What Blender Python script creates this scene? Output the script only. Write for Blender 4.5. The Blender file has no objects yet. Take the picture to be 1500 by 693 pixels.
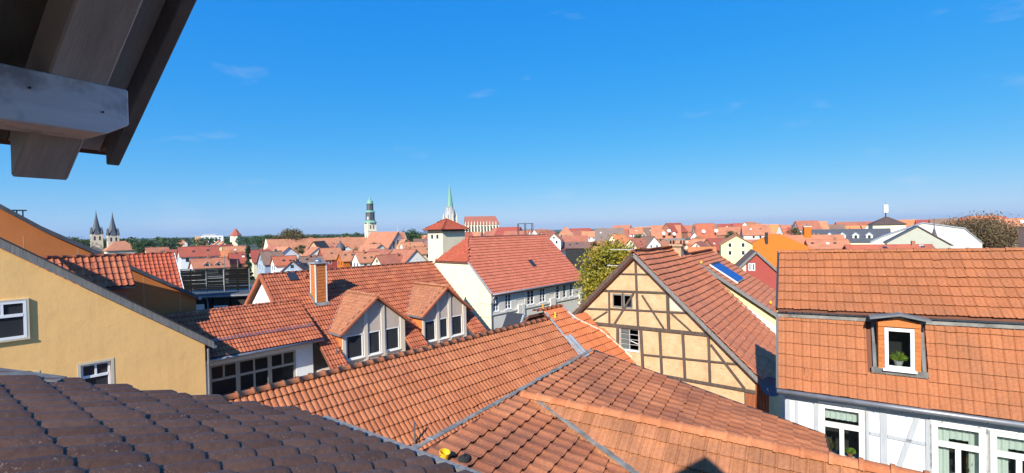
import bpy, bmesh, math, random
import numpy as np
from mathutils import Vector, Matrix
from mathutils.geometry import tessellate_polygon

H = 13.0                       # height of the eye above the town's ground (z = 0), metres
sc = bpy.context.scene
col = sc.collection
rad = math.radians
random.seed(11); rng = np.random.default_rng(11)

# ------------------------------------------------------------------ camera
FPX, IW, IH = 690.0, 1500.0, 693.0
PITCH, ROLL = math.atan(8.0 / 690.0), 0.0208
cam_d = bpy.data.cameras.new('camera'); cam = bpy.data.objects.new('camera', cam_d); col.objects.link(cam)
cam_d.sensor_fit = 'HORIZONTAL'; cam_d.sensor_width = 36.0; cam_d.lens = 36.0 * FPX / IW
cam_d.clip_start = 0.02; cam_d.clip_end = 40000.0
_f = Vector((0, math.cos(PITCH), -math.sin(PITCH))); _u0 = Vector((0, math.sin(PITCH), math.cos(PITCH))); _r0 = Vector((1, 0, 0))
CR = _r0 * math.cos(ROLL) - _u0 * math.sin(ROLL); CU = _r0 * math.sin(ROLL) + _u0 * math.cos(ROLL)
cam.matrix_world = Matrix((( CR.x, CU.x, -_f.x, 0), (CR.y, CU.y, -_f.y, 0), (CR.z, CU.z, -_f.z, H), (0, 0, 0, 1)))
sc.camera = cam

# ------------------------------------------------------------------ sky and sun
SUN_EL, SUN_AZ = rad(33.4), rad(201.6)          # the sun stands behind the camera, a little to the left
world = bpy.data.worlds.new('World'); sc.world = world; world.use_nodes = True
wn = world.node_tree.nodes; wl = world.node_tree.links
bgn = wn['Background']; sky = wn.new('ShaderNodeTexSky'); sky.sky_type = 'NISHITA'; sky.sun_disc = False
sky.sun_elevation = SUN_EL; sky.sun_rotation = SUN_AZ; sky.altitude = 200; sky.air_density = 1.0; sky.dust_density = 0.3; sky.ozone_density = 6.0
hs_ = wn.new('ShaderNodeHueSaturation'); hs_.inputs['Hue'].default_value = 0.515; hs_.inputs['Saturation'].default_value = 1.25; hs_.inputs['Value'].default_value = 1.0; wl.new(sky.outputs[0], hs_.inputs['Color'])
sepc = wn.new('ShaderNodeSeparateColor'); comb = wn.new('ShaderNodeCombineColor'); wl.new(hs_.outputs[0], sepc.inputs[0])
for _i, (_e, _k) in enumerate(((0.945, 0.556), (0.453, 1.70), (0.15, 4.19))):      # one colour curve for the whole sky: deeper, more even blue
    _p = wn.new('ShaderNodeMath'); _p.operation = 'POWER'; wl.new(sepc.outputs[_i], _p.inputs[0]); _p.inputs[1].default_value = _e
    _m = wn.new('ShaderNodeMath'); _m.operation = 'MULTIPLY'; wl.new(_p.outputs[0], _m.inputs[0]); _m.inputs[1].default_value = _k; wl.new(_m.outputs[0], comb.inputs[_i])
# a few thin wisps of cloud
_tc = wn.new('ShaderNodeTexCoord'); _mp = wn.new('ShaderNodeMapping'); _mp.inputs['Scale'].default_value = (5.0, 5.0, 17.0); _mp.inputs['Location'].default_value = (3.1, 0.4, 1.7); wl.new(_tc.outputs['Generated'], _mp.inputs[0])
_nz = wn.new('ShaderNodeTexNoise'); _nz.inputs['Scale'].default_value = 1.0; _nz.inputs['Detail'].default_value = 5; _nz.inputs['Roughness'].default_value = 0.55; wl.new(_mp.outputs[0], _nz.inputs['Vector'])
_rp = wn.new('ShaderNodeValToRGB'); _rp.color_ramp.elements[0].position = 0.62; _rp.color_ramp.elements[1].position = 0.80; _rp.color_ramp.elements[1].color = (0.25, 0.25, 0.25, 1); wl.new(_nz.outputs[0], _rp.inputs[0])
_mx = wn.new('ShaderNodeMix'); _mx.data_type = 'RGBA'; wl.new(_rp.outputs[0], _mx.inputs[0]); wl.new(comb.outputs[0], _mx.inputs[6]); _mx.inputs[7].default_value = (4.2, 4.6, 5.4, 1)
wl.new(_mx.outputs[2], bgn.inputs[0]); bgn.inputs[1].default_value = 0.096
sun_d = bpy.data.lights.new('sun', 'SUN'); sun_d.energy = 4.2; sun_d.angle = rad(0.53); sun_d.color = (1.0, 0.94, 0.84)
sun = bpy.data.objects.new('sun', sun_d); col.objects.link(sun)
LDIR = Vector((-math.sin(SUN_AZ) * math.cos(SUN_EL), -math.cos(SUN_AZ) * math.cos(SUN_EL), -math.sin(SUN_EL)))
sun.rotation_euler = LDIR.to_track_quat('-Z', 'Y').to_euler(); sun.location = (-20, -40, 60)
vs = sc.view_settings; vs.view_transform = 'Standard'; vs.look = 'None'; vs.exposure = 0.8; vs.gamma = 1.0

# ------------------------------------------------------------------ materials
MATS = {}
def newmat(name):
    m = bpy.data.materials.new(name); m.use_nodes = True
    nt = m.node_tree; b = nt.nodes['Principled BSDF']; MATS[name] = m
    return m, nt, nt.nodes, nt.links, b
def ramp(n, stops):
    r = n.new('ShaderNodeValToRGB'); e = r.color_ramp.elements
    while len(e) < len(stops): e.new(0.5)
    for k, (p, c) in enumerate(stops): e[k].position = p; e[k].color = (*c, 1) if len(c) == 3 else c
    return r
def noise(n, l, scale, detail=4, rough=0.6, vec=None):
    t = n.new('ShaderNodeTexNoise'); t.inputs['Scale'].default_value = scale; t.inputs['Detail'].default_value = detail; t.inputs['Roughness'].default_value = rough
    if vec is not None: l.new(vec, t.inputs['Vector'])
    return t
def mixc(n, l, fac, a, b, mode='MIX'):
    m = n.new('ShaderNodeMix'); m.data_type = 'RGBA'; m.blend_type = mode
    for s, v in ((m.inputs[0], fac), (m.inputs[6], a), (m.inputs[7], b)):
        if isinstance(v, (int, float)): s.default_value = v
        elif isinstance(v, tuple): s.default_value = (*v, 1)
        else: l.new(v, s)
    return m.outputs[2]
def fmath(n, l, op, a, b=0.0):
    m = n.new('ShaderNodeMath'); m.operation = op
    for s, v in ((m.inputs[0], a), (m.inputs[1], b)):
        if isinstance(v, (int, float)): s.default_value = v
        else: l.new(v, s)
    return m.outputs[0]
def bump(n, l, b, h, strength, dist):
    k = n.new('ShaderNodeBump'); k.inputs['Strength'].default_value = strength; k.inputs['Distance'].default_value = dist
    l.new(h, k.inputs['Height']); l.new(k.outputs[0], b.inputs['Normal'])
def clay(name, c0, c1, c2, stain=(0.12, 0.06, 0.04), stain_amt=0.35, rough=0.75, speck=None, patch=0.6, sscale=1.1):
    """fired tile: every tile takes its own tone, patches of weathering run over the roof"""
    m, nt, n, l, b = newmat(name)
    geo = n.new('ShaderNodeNewGeometry'); oi = n.new('ShaderNodeObjectInfo')
    r = fmath(n, l, 'FRACT', fmath(n, l, 'ADD', geo.outputs['Random Per Island'], oi.outputs['Random']))
    cr = ramp(n, [(0.0, c0), (0.5, c1), (1.0, c2)]); l.new(r, cr.inputs[0])
    big = noise(n, l, sscale, 5, 0.65, geo.outputs['Position'])
    mr = ramp(n, [(0.42, (0, 0, 0)), (0.72, (1, 1, 1))]); l.new(big.outputs[0], mr.inputs[0])
    fine = noise(n, l, 22.0, 5, 0.7, geo.outputs['Position'])
    fr = ramp(n, [(0.35, (0.72, 0.72, 0.72)), (0.7, (1.12, 1.12, 1.12))]); l.new(fine.outputs[0], fr.inputs[0])
    c = mixc(n, l, fmath(n, l, 'MULTIPLY', mr.outputs[0], stain_amt), cr.outputs[0], stain)
    c = mixc(n, l, 0.8, c, fr.outputs[0], 'MULTIPLY')
    if speck:
        sp = noise(n, l, 55.0, 3, 0.6, geo.outputs['Position']); sp2 = noise(n, l, 3.0, 3, 0.6, geo.outputs['Position'])
        a = ramp(n, [(0.60, (0, 0, 0)), (0.68, (1, 1, 1))]); l.new(sp.outputs[0], a.inputs[0])
        d = ramp(n, [(0.42, (0, 0, 0)), (0.62, (1, 1, 1))]); l.new(sp2.outputs[0], d.inputs[0])
        c = mixc(n, l, fmath(n, l, 'MULTIPLY', fmath(n, l, 'MULTIPLY', a.outputs[0], d.outputs[0]), patch), c, speck)
    l.new(c, b.inputs['Base Color']); b.inputs['Roughness'].default_value = rough
    b.inputs['Specular IOR Level'].default_value = 0.35
    bump(n, l, b, fine.outputs[0], 0.35, 0.01)
    return m
def plaster(name, c, var=0.12, bumps=0.4, scale=1.3, stain=None, dist=0.02, age=0.0):
    m, nt, n, l, b = newmat(name)
    tc = n.new('ShaderNodeNewGeometry')
    a = noise(n, l, scale, 6, 0.6, tc.outputs['Position']); f = noise(n, l, 30, 4, 0.6, tc.outputs['Position'])
    lo = tuple(x * (1 - var) for x in c); hi = tuple(min(1, x * (1 + var * 0.6)) for x in c)
    cr = ramp(n, [(0.3, stain or lo), (0.48, c), (0.75, hi)]); l.new(a.outputs[0], cr.inputs[0])
    fr = ramp(n, [(0.3, (0.9, 0.9, 0.9)), (0.7, (1.04, 1.04, 1.04))]); l.new(f.outputs[0], fr.inputs[0])
    out = mixc(n, l, 0.8, cr.outputs[0], fr.outputs[0], 'MULTIPLY')
    if age:                                            # rain streaks, patches and hairline cracks
        mp = n.new('ShaderNodeMapping'); mp.inputs['Scale'].default_value = (2.2, 2.2, 0.22); l.new(tc.outputs['Position'], mp.inputs[0]); sk = noise(n, l, 1.0, 6, 0.7, mp.outputs[0])
        skr = ramp(n, [(0.5, (0, 0, 0)), (0.72, (1, 1, 1))]); l.new(sk.outputs[0], skr.inputs[0])
        out = mixc(n, l, fmath(n, l, 'MULTIPLY', skr.outputs[0], age), out, tuple(x * 0.55 for x in c))
        wv = noise(n, l, 1.7, 4, 0.6, tc.outputs['Position']); vo = n.new('ShaderNodeTexVoronoi'); vo.feature = 'DISTANCE_TO_EDGE'; vo.inputs['Scale'].default_value = 0.35
        vm = n.new('ShaderNodeVectorMath'); vm.operation = 'ADD'; l.new(tc.outputs['Position'], vm.inputs[0]); l.new(wv.outputs['Color'], vm.inputs[1]); l.new(vm.outputs[0], vo.inputs['Vector'])
        ck = ramp(n, [(0.0, (1, 1, 1)), (0.006, (0, 0, 0))]); l.new(vo.outputs['Distance'], ck.inputs[0]); mk = ramp(n, [(0.56, (0, 0, 0)), (0.62, (1, 1, 1))]); l.new(a.outputs[0], mk.inputs[0])
        out = mixc(n, l, fmath(n, l, 'MULTIPLY', fmath(n, l, 'MULTIPLY', ck.outputs[0], mk.outputs[0]), 0.4), out, tuple(x * 0.4 for x in c))
    l.new(out, b.inputs['Base Color'])
    b.inputs['Roughness'].default_value = 0.9; b.inputs['Specular IOR Level'].default_value = 0.2
    w = fmath(n, l, 'ADD', fmath(n, l, 'MULTIPLY', a.outputs[0], 2.0), fmath(n, l, 'MULTIPLY', f.outputs[0], 0.25))
    bump(n, l, b, w, bumps, dist)
    return m
def wood(name, c, c2, rough=0.8, scale=6.0, axis=(1, 1, 0.08), blot=None):
    m, nt, n, l, b = newmat(name)
    tc = n.new('ShaderNodeTexCoord'); mp = n.new('ShaderNodeMapping'); mp.inputs['Scale'].default_value = axis
    l.new(tc.outputs['Object'], mp.inputs[0])
    a = noise(n, l, scale * 4, 6, 0.7, mp.outputs[0])
    cr = ramp(n, [(0.3, c2), (0.65, c)]); l.new(a.outputs[0], cr.inputs[0]); out = cr.outputs[0]
    if blot:
        k = noise(n, l, 9.0, 4, 0.65, tc.outputs['Object']); kr = ramp(n, [(0.52, (0, 0, 0)), (0.68, (1, 1, 1))]); l.new(k.outputs[0], kr.inputs[0])
        out = mixc(n, l, fmath(n, l, 'MULTIPLY', kr.outputs[0], 0.75), out, blot)
    l.new(out, b.inputs['Base Color']); b.inputs['Roughness'].default_value = rough
    bump(n, l, b, a.outputs[0], 0.5, 0.01)
    return m
def plain(name, c, rough=0.6, metal=0.0, var=0.0):
    m, nt, n, l, b = newmat(name)
    if var:
        tc = n.new('ShaderNodeNewGeometry'); a = noise(n, l, 3.0, 6, 0.65, tc.outputs['Position'])
        cr = ramp(n, [(0.3, tuple(x * (1 - var) for x in c)), (0.7, tuple(min(1, x * (1 + var)) for x in c))]); l.new(a.outputs[0], cr.inputs[0])
        l.new(cr.outputs[0], b.inputs['Base Color'])
    else: b.inputs['Base Color'].default_value = (*c, 1)
    b.inputs['Roughness'].default_value = rough; b.inputs['Metallic'].default_value = metal
    return m
def glassy(name, c=(0.012, 0.014, 0.016), clear=0.0):
    m, nt, n, l, b = newmat(name)
    b.inputs['Base Color'].default_value = (*c, 1); b.inputs['Roughness'].default_value = 0.04; b.inputs['IOR'].default_value = 1.5
    if clear:
        t = n.new('ShaderNodeBsdfTransparent'); t.inputs[0].default_value = (0.9, 0.95, 0.93, 1)
        mx = n.new('ShaderNodeMixShader'); mx.inputs[0].default_value = clear
        l.new(b.outputs[0], mx.inputs[1]); l.new(t.outputs[0], mx.inputs[2]); l.new(mx.outputs[0], n['Material Output'].inputs[0])
    return m
def leafy(name, c0, c1, c2):
    m, nt, n, l, b = newmat(name)
    g = n.new('ShaderNodeNewGeometry'); cr = ramp(n, [(0.0, c0), (0.5, c1), (1.0, c2)])
    big = noise(n, l, 0.9, 3, 0.5, g.outputs['Position'])
    l.new(fmath(n, l, 'ADD', fmath(n, l, 'MULTIPLY', g.outputs['Random Per Island'], 0.55), fmath(n, l, 'SUBTRACT', big.outputs[0], 0.27)), cr.inputs[0])
    l.new(cr.outputs[0], b.inputs['Base Color']); b.inputs['Roughness'].default_value = 0.7
    t = n.new('ShaderNodeBsdfTranslucent'); l.new(cr.outputs[0], t.inputs[0])
    mx = n.new('ShaderNodeMixShader'); mx.inputs[0].default_value = 0.25
    l.new(b.outputs[0], mx.inputs[1]); l.new(t.outputs[0], mx.inputs[2]); l.new(mx.outputs[0], n['Material Output'].inputs[0])
    return m
def farroof(name, c, c2, course=0.36, rowdark=0.55):
    """roofs too far away to tell single tiles: courses as fine relief, tone varies in patches"""
    m, nt, n, l, b = newmat(name)
    g = n.new('ShaderNodeNewGeometry'); oi = n.new('ShaderNodeObjectInfo'); tc = n.new('ShaderNodeTexCoord')
    a = noise(n, l, 0.5, 6, 0.7, g.outputs['Position']); f = noise(n, l, 6.0, 3, 0.7, g.outputs['Position'])
    cr = ramp(n, [(0.3, c2), (0.62, c)]); l.new(a.outputs[0], cr.inputs[0])
    fr = ramp(n, [(0.3, (0.75, 0.75, 0.75)), (0.7, (1.15, 1.15, 1.15))]); l.new(f.outputs[0], fr.inputs[0])
    hs = n.new('ShaderNodeHueSaturation'); l.new(mixc(n, l, 0.9, cr.outputs[0], fr.outputs[0], 'MULTIPLY'), hs.inputs['Color'])
    l.new(fmath(n, l, 'ADD', fmath(n, l, 'MULTIPLY', oi.outputs['Random'], 0.4), 0.8), hs.inputs['Value'])
    l.new(fmath(n, l, 'ADD', fmath(n, l, 'MULTIPLY', oi.outputs['Random'], 0.02), 0.49), hs.inputs['Hue'])
    l.new(hs.outputs[0], b.inputs['Base Color']); b.inputs['Roughness'].default_value = 0.85
    sp = n.new('ShaderNodeSeparateXYZ'); l.new(tc.outputs['Object'], sp.inputs[0])
    saw = fmath(n, l, 'FRACT', fmath(n, l, 'DIVIDE', sp.outputs[2], course * 0.68))
    bump(n, l, b, saw, 0.9, 0.06)
    return m

clay('tile_main', (0.39, 0.124, 0.047), (0.44, 0.147, 0.058), (0.49, 0.174, 0.073), stain=(0.27, 0.088, 0.05), stain_amt=0.4, sscale=0.8, speck=(0.55, 0.42, 0.3), patch=0.35)
clay('tile_new', (0.50, 0.142, 0.05), (0.55, 0.158, 0.056), (0.60, 0.185, 0.07), stain_amt=0.12)
clay('tile_low', (0.35, 0.112, 0.045), (0.43, 0.148, 0.06), (0.49, 0.178, 0.075), stain=(0.14, 0.056, 0.036), stain_amt=0.8, sscale=0.55, speck=(0.5, 0.45, 0.36), patch=0.5)
clay('tile_ochre', (0.37, 0.148, 0.062), (0.46, 0.19, 0.082), (0.50, 0.20, 0.088), stain=(0.19, 0.085, 0.05), stain_amt=0.55, sscale=1.1)
clay('tile_ridge', (0.48, 0.162, 0.064), (0.53, 0.185, 0.075), (0.57, 0.21, 0.09), stain_amt=0.2)
clay('tile_mansard', (0.40, 0.134, 0.05), (0.43, 0.147, 0.057), (0.465, 0.163, 0.064), stain=(0.25, 0.11, 0.05), stain_amt=0.55, sscale=0.7, speck=(0.5, 0.4, 0.28), patch=0.3)
clay('tile_red', (0.37, 0.10, 0.044), (0.44, 0.123, 0.054), (0.51, 0.158, 0.07), stain=(0.20, 0.065, 0.042), stain_amt=0.45)
clay('tile_deepred', (0.42, 0.085, 0.038), (0.47, 0.10, 0.045), (0.52, 0.12, 0.06), stain_amt=0.15)
clay('tile_cream', (0.44, 0.125, 0.072), (0.48, 0.14, 0.08), (0.52, 0.158, 0.092), stain_amt=0.12)
clay('tile_barn', (0.50, 0.158, 0.07), (0.55, 0.182, 0.083), (0.60, 0.212, 0.1), stain=(0.30, 0.11, 0.062), stain_amt=0.45)
clay('tile_brown', (0.14, 0.07, 0.042), (0.165, 0.083, 0.05), (0.195, 0.1, 0.062), stain=(0.095, 0.053, 0.04), stain_amt=0.5, rough=0.62, speck=(0.36, 0.27, 0.2), patch=0.8, sscale=3.0)
clay('tile_dormer', (0.38, 0.145, 0.07), (0.44, 0.175, 0.085), (0.49, 0.205, 0.10), stain=(0.26, 0.115, 0.065), stain_amt=0.3)
clay('tile_hung', (0.50, 0.155, 0.04), (0.55, 0.18, 0.045), (0.60, 0.205, 0.055), stain_amt=0.08)
plain('deck', (0.16, 0.06, 0.035), 0.9)
plain('deck_brown', (0.03, 0.018, 0.015), 0.9)
plaster('yellow_plaster', (0.95, 0.565, 0.215), 0.08, 0.32, 0.8, dist=0.04, age=0.25)
plaster('orange_plaster', (0.56, 0.195, 0.062), 0.08, 0.3, 0.8)
plaster('cream_plaster', (0.80, 0.72, 0.50), 0.08, 0.35, 1.0, age=0.25)
plaster('grey_plaster', (0.70, 0.67, 0.60), 0.08, 0.2, 1.0, age=0.25)
plaster('pilaster_plaster', (0.68, 0.60, 0.50), 0.05, 0.2, 1.0)
plaster('pale_plaster', (0.74, 0.71, 0.63), 0.05, 0.2, 1.0)
plaster('dormer_plaster', (0.56, 0.47, 0.39), 0.08, 0.2, 1.0, age=0.25)
plaster('white_plaster', (0.80, 0.82, 0.82), 0.05, 0.2, 1.0)
plaster('white_infill', (0.74, 0.755, 0.77), 0.06, 0.35, 1.5, age=0.15)
plaster('barn_infill_base', (0.70, 0.475, 0.285), 0.16, 1.0, 3.0, dist=0.04)
plaster('red_plaster', (0.36, 0.075, 0.06), 0.06, 0.2)
plaster('mortar', (0.68, 0.58, 0.44), 0.15, 0.8, 4)
plaster('brickish', (0.34, 0.16, 0.1), 0.25, 0.5, 5)
plaster('stone_pale', (0.62, 0.55, 0.42), 0.15, 0.4, 0.8)
plaster('stone_grey', (0.42, 0.41, 0.40), 0.15, 0.4, 0.8)
plaster('stone_white', (0.75, 0.68, 0.52), 0.1, 0.3, 0.6)
plaster('bluegrey', (0.34, 0.41, 0.50), 0.06, 0.2)
plaster('chimney_stone', (0.42, 0.30, 0.2), 0.3, 0.6, 6)
plaster('blackwall', (0.03, 0.03, 0.03), 0.3, 0.2)
plaster('gambrel_white', (0.66, 0.62, 0.55), 0.04, 0.1)
plaster('stone_greenish', (0.46, 0.46, 0.38), 0.06, 0.2)
plaster('tan', (0.62, 0.38, 0.22), 0.1, 0.3)
plaster('lightyellow', (0.82, 0.72, 0.36), 0.05, 0.2)
plaster('brightorange', (0.55, 0.15, 0.02), 0.05, 0.1)
def barn_infill():
    m, nt, n, l, b = newmat('barn_infill')
    g = n.new('ShaderNodeTexCoord'); a = noise(n, l, 2.2, 6, 0.65, g.outputs['Object']); f = noise(n, l, 26, 5, 0.7, g.outputs['Object'])
    mp = n.new('ShaderNodeMapping'); mp.inputs['Scale'].default_value = (3.0, 3.0, 22.0); l.new(g.outputs['Object'], mp.inputs[0]); st = noise(n, l, 1.0, 5, 0.75, mp.outputs[0])   # broken courses showing through
    cr = ramp(n, [(0.3, (0.47, 0.295, 0.15)), (0.5, (0.60, 0.395, 0.215)), (0.7, (0.66, 0.455, 0.265))]); l.new(a.outputs[0], cr.inputs[0])
    sr = ramp(n, [(0.60, (0, 0, 0)), (0.66, (1, 1, 1))]); l.new(st.outputs[0], sr.inputs[0]); ar = ramp(n, [(0.44, (0, 0, 0)), (0.58, (1, 1, 1))]); l.new(a.outputs[0], ar.inputs[0])
    k = fmath(n, l, 'MULTIPLY', sr.outputs[0], fmath(n, l, 'ADD', ar.outputs[0], 0.25))
    l.new(mixc(n, l, fmath(n, l, 'MULTIPLY', k, 0.55), cr.outputs[0], (0.2, 0.12, 0.065)), b.inputs['Base Color']); b.inputs['Roughness'].default_value = 0.95
    bump(n, l, b, fmath(n, l, 'SUBTRACT', fmath(n, l, 'ADD', f.outputs[0], a.outputs[0]), fmath(n, l, 'MULTIPLY', k, 1.2)), 0.7, 0.03)
barn_infill()
wood('timber_old', (0.13, 0.092, 0.07), (0.04, 0.029, 0.023), 0.9)
wood('timber_grey', (0.42, 0.44, 0.46), (0.34, 0.36, 0.385), 0.8)
wood('board_grey', (0.25, 0.24, 0.225), (0.12, 0.115, 0.11), 0.85)
wood('own_paint', (0.86, 0.85, 0.85), (0.6, 0.6, 0.62), 0.75, 3.0, axis=(0.12, 1, 1), blot=(0.2, 0.19, 0.19))
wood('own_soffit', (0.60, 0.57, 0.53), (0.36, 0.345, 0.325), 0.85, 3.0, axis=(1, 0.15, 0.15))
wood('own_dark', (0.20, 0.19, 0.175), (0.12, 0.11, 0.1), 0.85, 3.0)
wood('black_wood', (0.010, 0.0095, 0.009), (0.006, 0.006, 0.006), 0.9).node_tree.nodes['Principled BSDF'].inputs['Specular IOR Level'].default_value = 0.1
wood('red_wood', (0.40, 0.12, 0.04), (0.18, 0.05, 0.02), 0.8)
plain('white_pvc', (0.82, 0.83, 0.84), 0.4)
plain('white_paint', (0.80, 0.79, 0.74), 0.5, var=0.06)
plain('beige_frame', (0.40, 0.36, 0.28), 0.5)
plain('zinc', (0.34, 0.365, 0.39), 0.6, 0.2, 0.25)
plain('lead', (0.19, 0.185, 0.17), 0.85, 0.0, 0.5)
plain('lead_dark', (0.15, 0.155, 0.16), 0.8, 0.0, 0.3)
plain('gutter', (0.28, 0.29, 0.31), 0.5, 0.6, 0.2)
plain('dark_metal', (0.06, 0.06, 0.065), 0.5, 0.5)
plain('steel', (0.55, 0.56, 0.57), 0.3, 0.9)
plain('slate', (0.075, 0.08, 0.09), 0.6, 0, 0.3)
plain('copper', (0.17, 0.36, 0.27), 0.6, 0, 0.3)
plain('yellow_plastic', (0.85, 0.48, 0.02), 0.5)
plain('orange_plastic', (0.80, 0.30, 0.04), 0.5)
plain('solar_blue', (0.012, 0.075, 0.27), 0.25, 0.2, 0.15)
plain('dish_blue', (0.055, 0.10, 0.16), 0.5)
plain('curtain', (0.55, 0.62, 0.56), 0.9)
plain('inner_wall', (0.10, 0.10, 0.10), 0.9)
plain('dusty_glass', (0.11, 0.125, 0.12), 0.4)
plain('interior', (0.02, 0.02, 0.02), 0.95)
plain('pot', (0.35, 0.13, 0.06), 0.8)
plain('asphalt', (0.05, 0.05, 0.052), 0.9, 0, 0.2)
glassy('glass', (0.035, 0.038, 0.043)); glassy('glass_clear', (0.01, 0.012, 0.012), 0.8); glassy('glass_far', (0.03, 0.035, 0.045))
leafy('leaf_yellow', (0.08, 0.12, 0.015), (0.27, 0.24, 0.02), (0.6, 0.42, 0.025))
leafy('leaf_green', (0.02, 0.045, 0.012), (0.045, 0.09, 0.02), (0.10, 0.15, 0.03))
leafy('leaf_olive', (0.05, 0.06, 0.02), (0.12, 0.10, 0.03), (0.24, 0.14, 0.04))
leafy('leaf_brown', (0.10, 0.07, 0.035), (0.17, 0.115, 0.05), (0.25, 0.165, 0.07))
leafy('leaf_conifer', (0.01, 0.03, 0.015), (0.02, 0.055, 0.025), (0.04, 0.08, 0.03))
leafy('leaf_house', (0.08, 0.16, 0.02), (0.2, 0.32, 0.03), (0.4, 0.42, 0.05))
wood('bark', (0.14, 0.10, 0.075), (0.07, 0.05, 0.04), 0.9)
farroof('roof_a', (0.50, 0.19, 0.10), (0.36, 0.135, 0.08))
farroof('roof_b', (0.44, 0.10, 0.055), (0.30, 0.085, 0.055))
farroof('roof_c', (0.24, 0.14, 0.10), (0.16, 0.095, 0.075))
farroof('roof_d', (0.09, 0.055, 0.045), (0.06, 0.04, 0.035))
farroof('roof_e', (0.26, 0.19, 0.155), (0.19, 0.145, 0.125))
farroof('roof_f', (0.62, 0.21, 0.075), (0.5, 0.17, 0.07))
WALLS = dict(white='white_plaster', cream='cream_plaster', yellow='lightyellow', greywall='grey_plaster', brick='brickish', bluegrey='bluegrey',
             tan='tan', redwall='red_plaster', orange='brightorange', black='blackwall')

# ------------------------------------------------------------------ helpers
def hdv(deg): return Vector((math.sin(rad(deg)), math.cos(rad(deg)), 0))
def link(o, parent=None):
    col.objects.link(o)
    if parent is not None: o.parent = parent
    return o
def tag(o, label, cat, group=None, kind=None):
    o['label'] = label
    if kind: o['kind'] = kind
    if cat: o['category'] = cat
    if group: o['group'] = group
    return o
def thing(name, label, cat, loc=(0, 0, 0), hr=90.0, group=None):
    o = bpy.data.objects.new(name, None); o.empty_display_size = 0.3; link(o)
    o.location = loc; o.rotation_euler = (0, 0, rad(90.0 - hr))
    return tag(o, label, cat, group)
def to_world(parent, p):
    a = parent.rotation_euler.z; c, s = math.cos(a), math.sin(a)
    return Vector((parent.location.x + c * p[0] - s * p[1], parent.location.y + s * p[0] + c * p[1], parent.location.z + p[2]))
def seen(w):
    d = Vector(w) - Vector((0, 0, H)); k = d.dot(_f)
    if k < 0.2: return False
    return abs(FPX * d.dot(CR) / k) < IW / 2 + 15 and abs(FPX * d.dot(CU) / k) < IH / 2 + 15
class MB:
    def __init__(s): s.v = []; s.f = []
    def add(s, vs_, fs):
        k = len(s.v); s.v += [tuple(p) for p in vs_]; s.f += [tuple(i + k for i in f) for f in fs]; return s
    def face(s, *p): return s.add(p, [tuple(range(len(p)))])
    def hexa(s, p): return s.add(p, [(0, 3, 2, 1), (4, 5, 6, 7), (0, 1, 5, 4), (1, 2, 6, 5), (2, 3, 7, 6), (3, 0, 4, 7)])
    def box(s, x0, x1, y0, y1, z0, z1): return s.hexa([(x0, y0, z0), (x1, y0, z0), (x1, y1, z0), (x0, y1, z0), (x0, y0, z1), (x1, y0, z1), (x1, y1, z1), (x0, y1, z1)])
    def mbox(s, T, u0, u1, z0, z1, d0, d1): return s.hexa([T(u0, z0, d0), T(u1, z0, d0), T(u1, z0, d1), T(u0, z0, d1), T(u0, z1, d0), T(u1, z1, d0), T(u1, z1, d1), T(u0, z1, d1)])
    def prism(s, poly, d):
        n = len(poly); d = Vector(d); a = [Vector(p) for p in poly]; b = [p + d for p in a]
        return s.add(a + b, [tuple(range(n - 1, -1, -1)), tuple(range(n, 2 * n))] + [(i, (i + 1) % n, n + (i + 1) % n, n + i) for i in range(n)])
    def bar(s, p, q, w, h, up=(0, 0, 1)):
        p, q, up = Vector(p), Vector(q), Vector(up); t = (q - p).normalized(); a = t.cross(up)
        if a.length < 1e-4: a = t.cross(Vector((0, 1, 0)))
        a.normalize(); b = a.cross(t).normalized(); a *= w / 2; b *= h / 2
        return s.hexa([p - a - b, q - a - b, q + a - b, p + a - b, p - a + b, q - a + b, q + a + b, p + a + b])
    def tube(s, pts, rads, n=8, cap=True):
        rings = []
        for i, p in enumerate(pts):
            p = Vector(p); t = (Vector(pts[min(i + 1, len(pts) - 1)]) - Vector(pts[max(i - 1, 0)])).normalized()
            a = t.orthogonal().normalized() if i == 0 else (a - t * a.dot(t)).normalized(); b = t.cross(a)
            r = rads[i] if isinstance(rads, (list, tuple)) else rads
            rings.append([p + (a * math.cos(2 * math.pi * k / n) + b * math.sin(2 * math.pi * k / n)) * r for k in range(n)])
        vs_ = [v for r in rings for v in r]; fs = []
        for i in range(len(rings) - 1):
            for k in range(n): fs.append((i * n + k, i * n + (k + 1) % n, (i + 1) * n + (k + 1) % n, (i + 1) * n + k))
        if cap: fs += [tuple(range(n - 1, -1, -1)), tuple((len(rings) - 1) * n + k for k in range(n))]
        return s.add(vs_, fs)
    def lathe(s, c, prof, n=16, rot=0.0, sx=1.0, sy=1.0):
        vs_ = []; fs = []
        for r, z in prof: vs_ += [(c[0] + sx * r * math.cos(rot + 2 * math.pi * k / n), c[1] + sy * r * math.sin(rot + 2 * math.pi * k / n), c[2] + z) for k in range(n)]
        for i in range(len(prof) - 1):
            for k in range(n): fs.append((i * n + k, i * n + (k + 1) % n, (i + 1) * n + (k + 1) % n, (i + 1) * n + k))
        fs += [tuple(range(n - 1, -1, -1)), tuple((len(prof) - 1) * n + k for k in range(n))]
        return s.add(vs_, fs)
    def build(s, name, mat, parent=None, smooth=False, bevel=0.0):
        me = bpy.data.meshes.new(name); me.from_pydata([tuple(p) for p in s.v], [], s.f)
        bm = bmesh.new(); bm.from_mesh(me); bmesh.ops.recalc_face_normals(bm, faces=bm.faces)
        if bevel: bmesh.ops.bevel(bm, geom=list(bm.edges), offset=bevel, segments=1, affect='EDGES', profile=0.5)
        bm.to_mesh(me); bm.free()
        if smooth:
            for p in me.polygons: p.use_smooth = True
        me.materials.append(MATS[mat]); return link(bpy.data.objects.new(name, me), parent)
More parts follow.
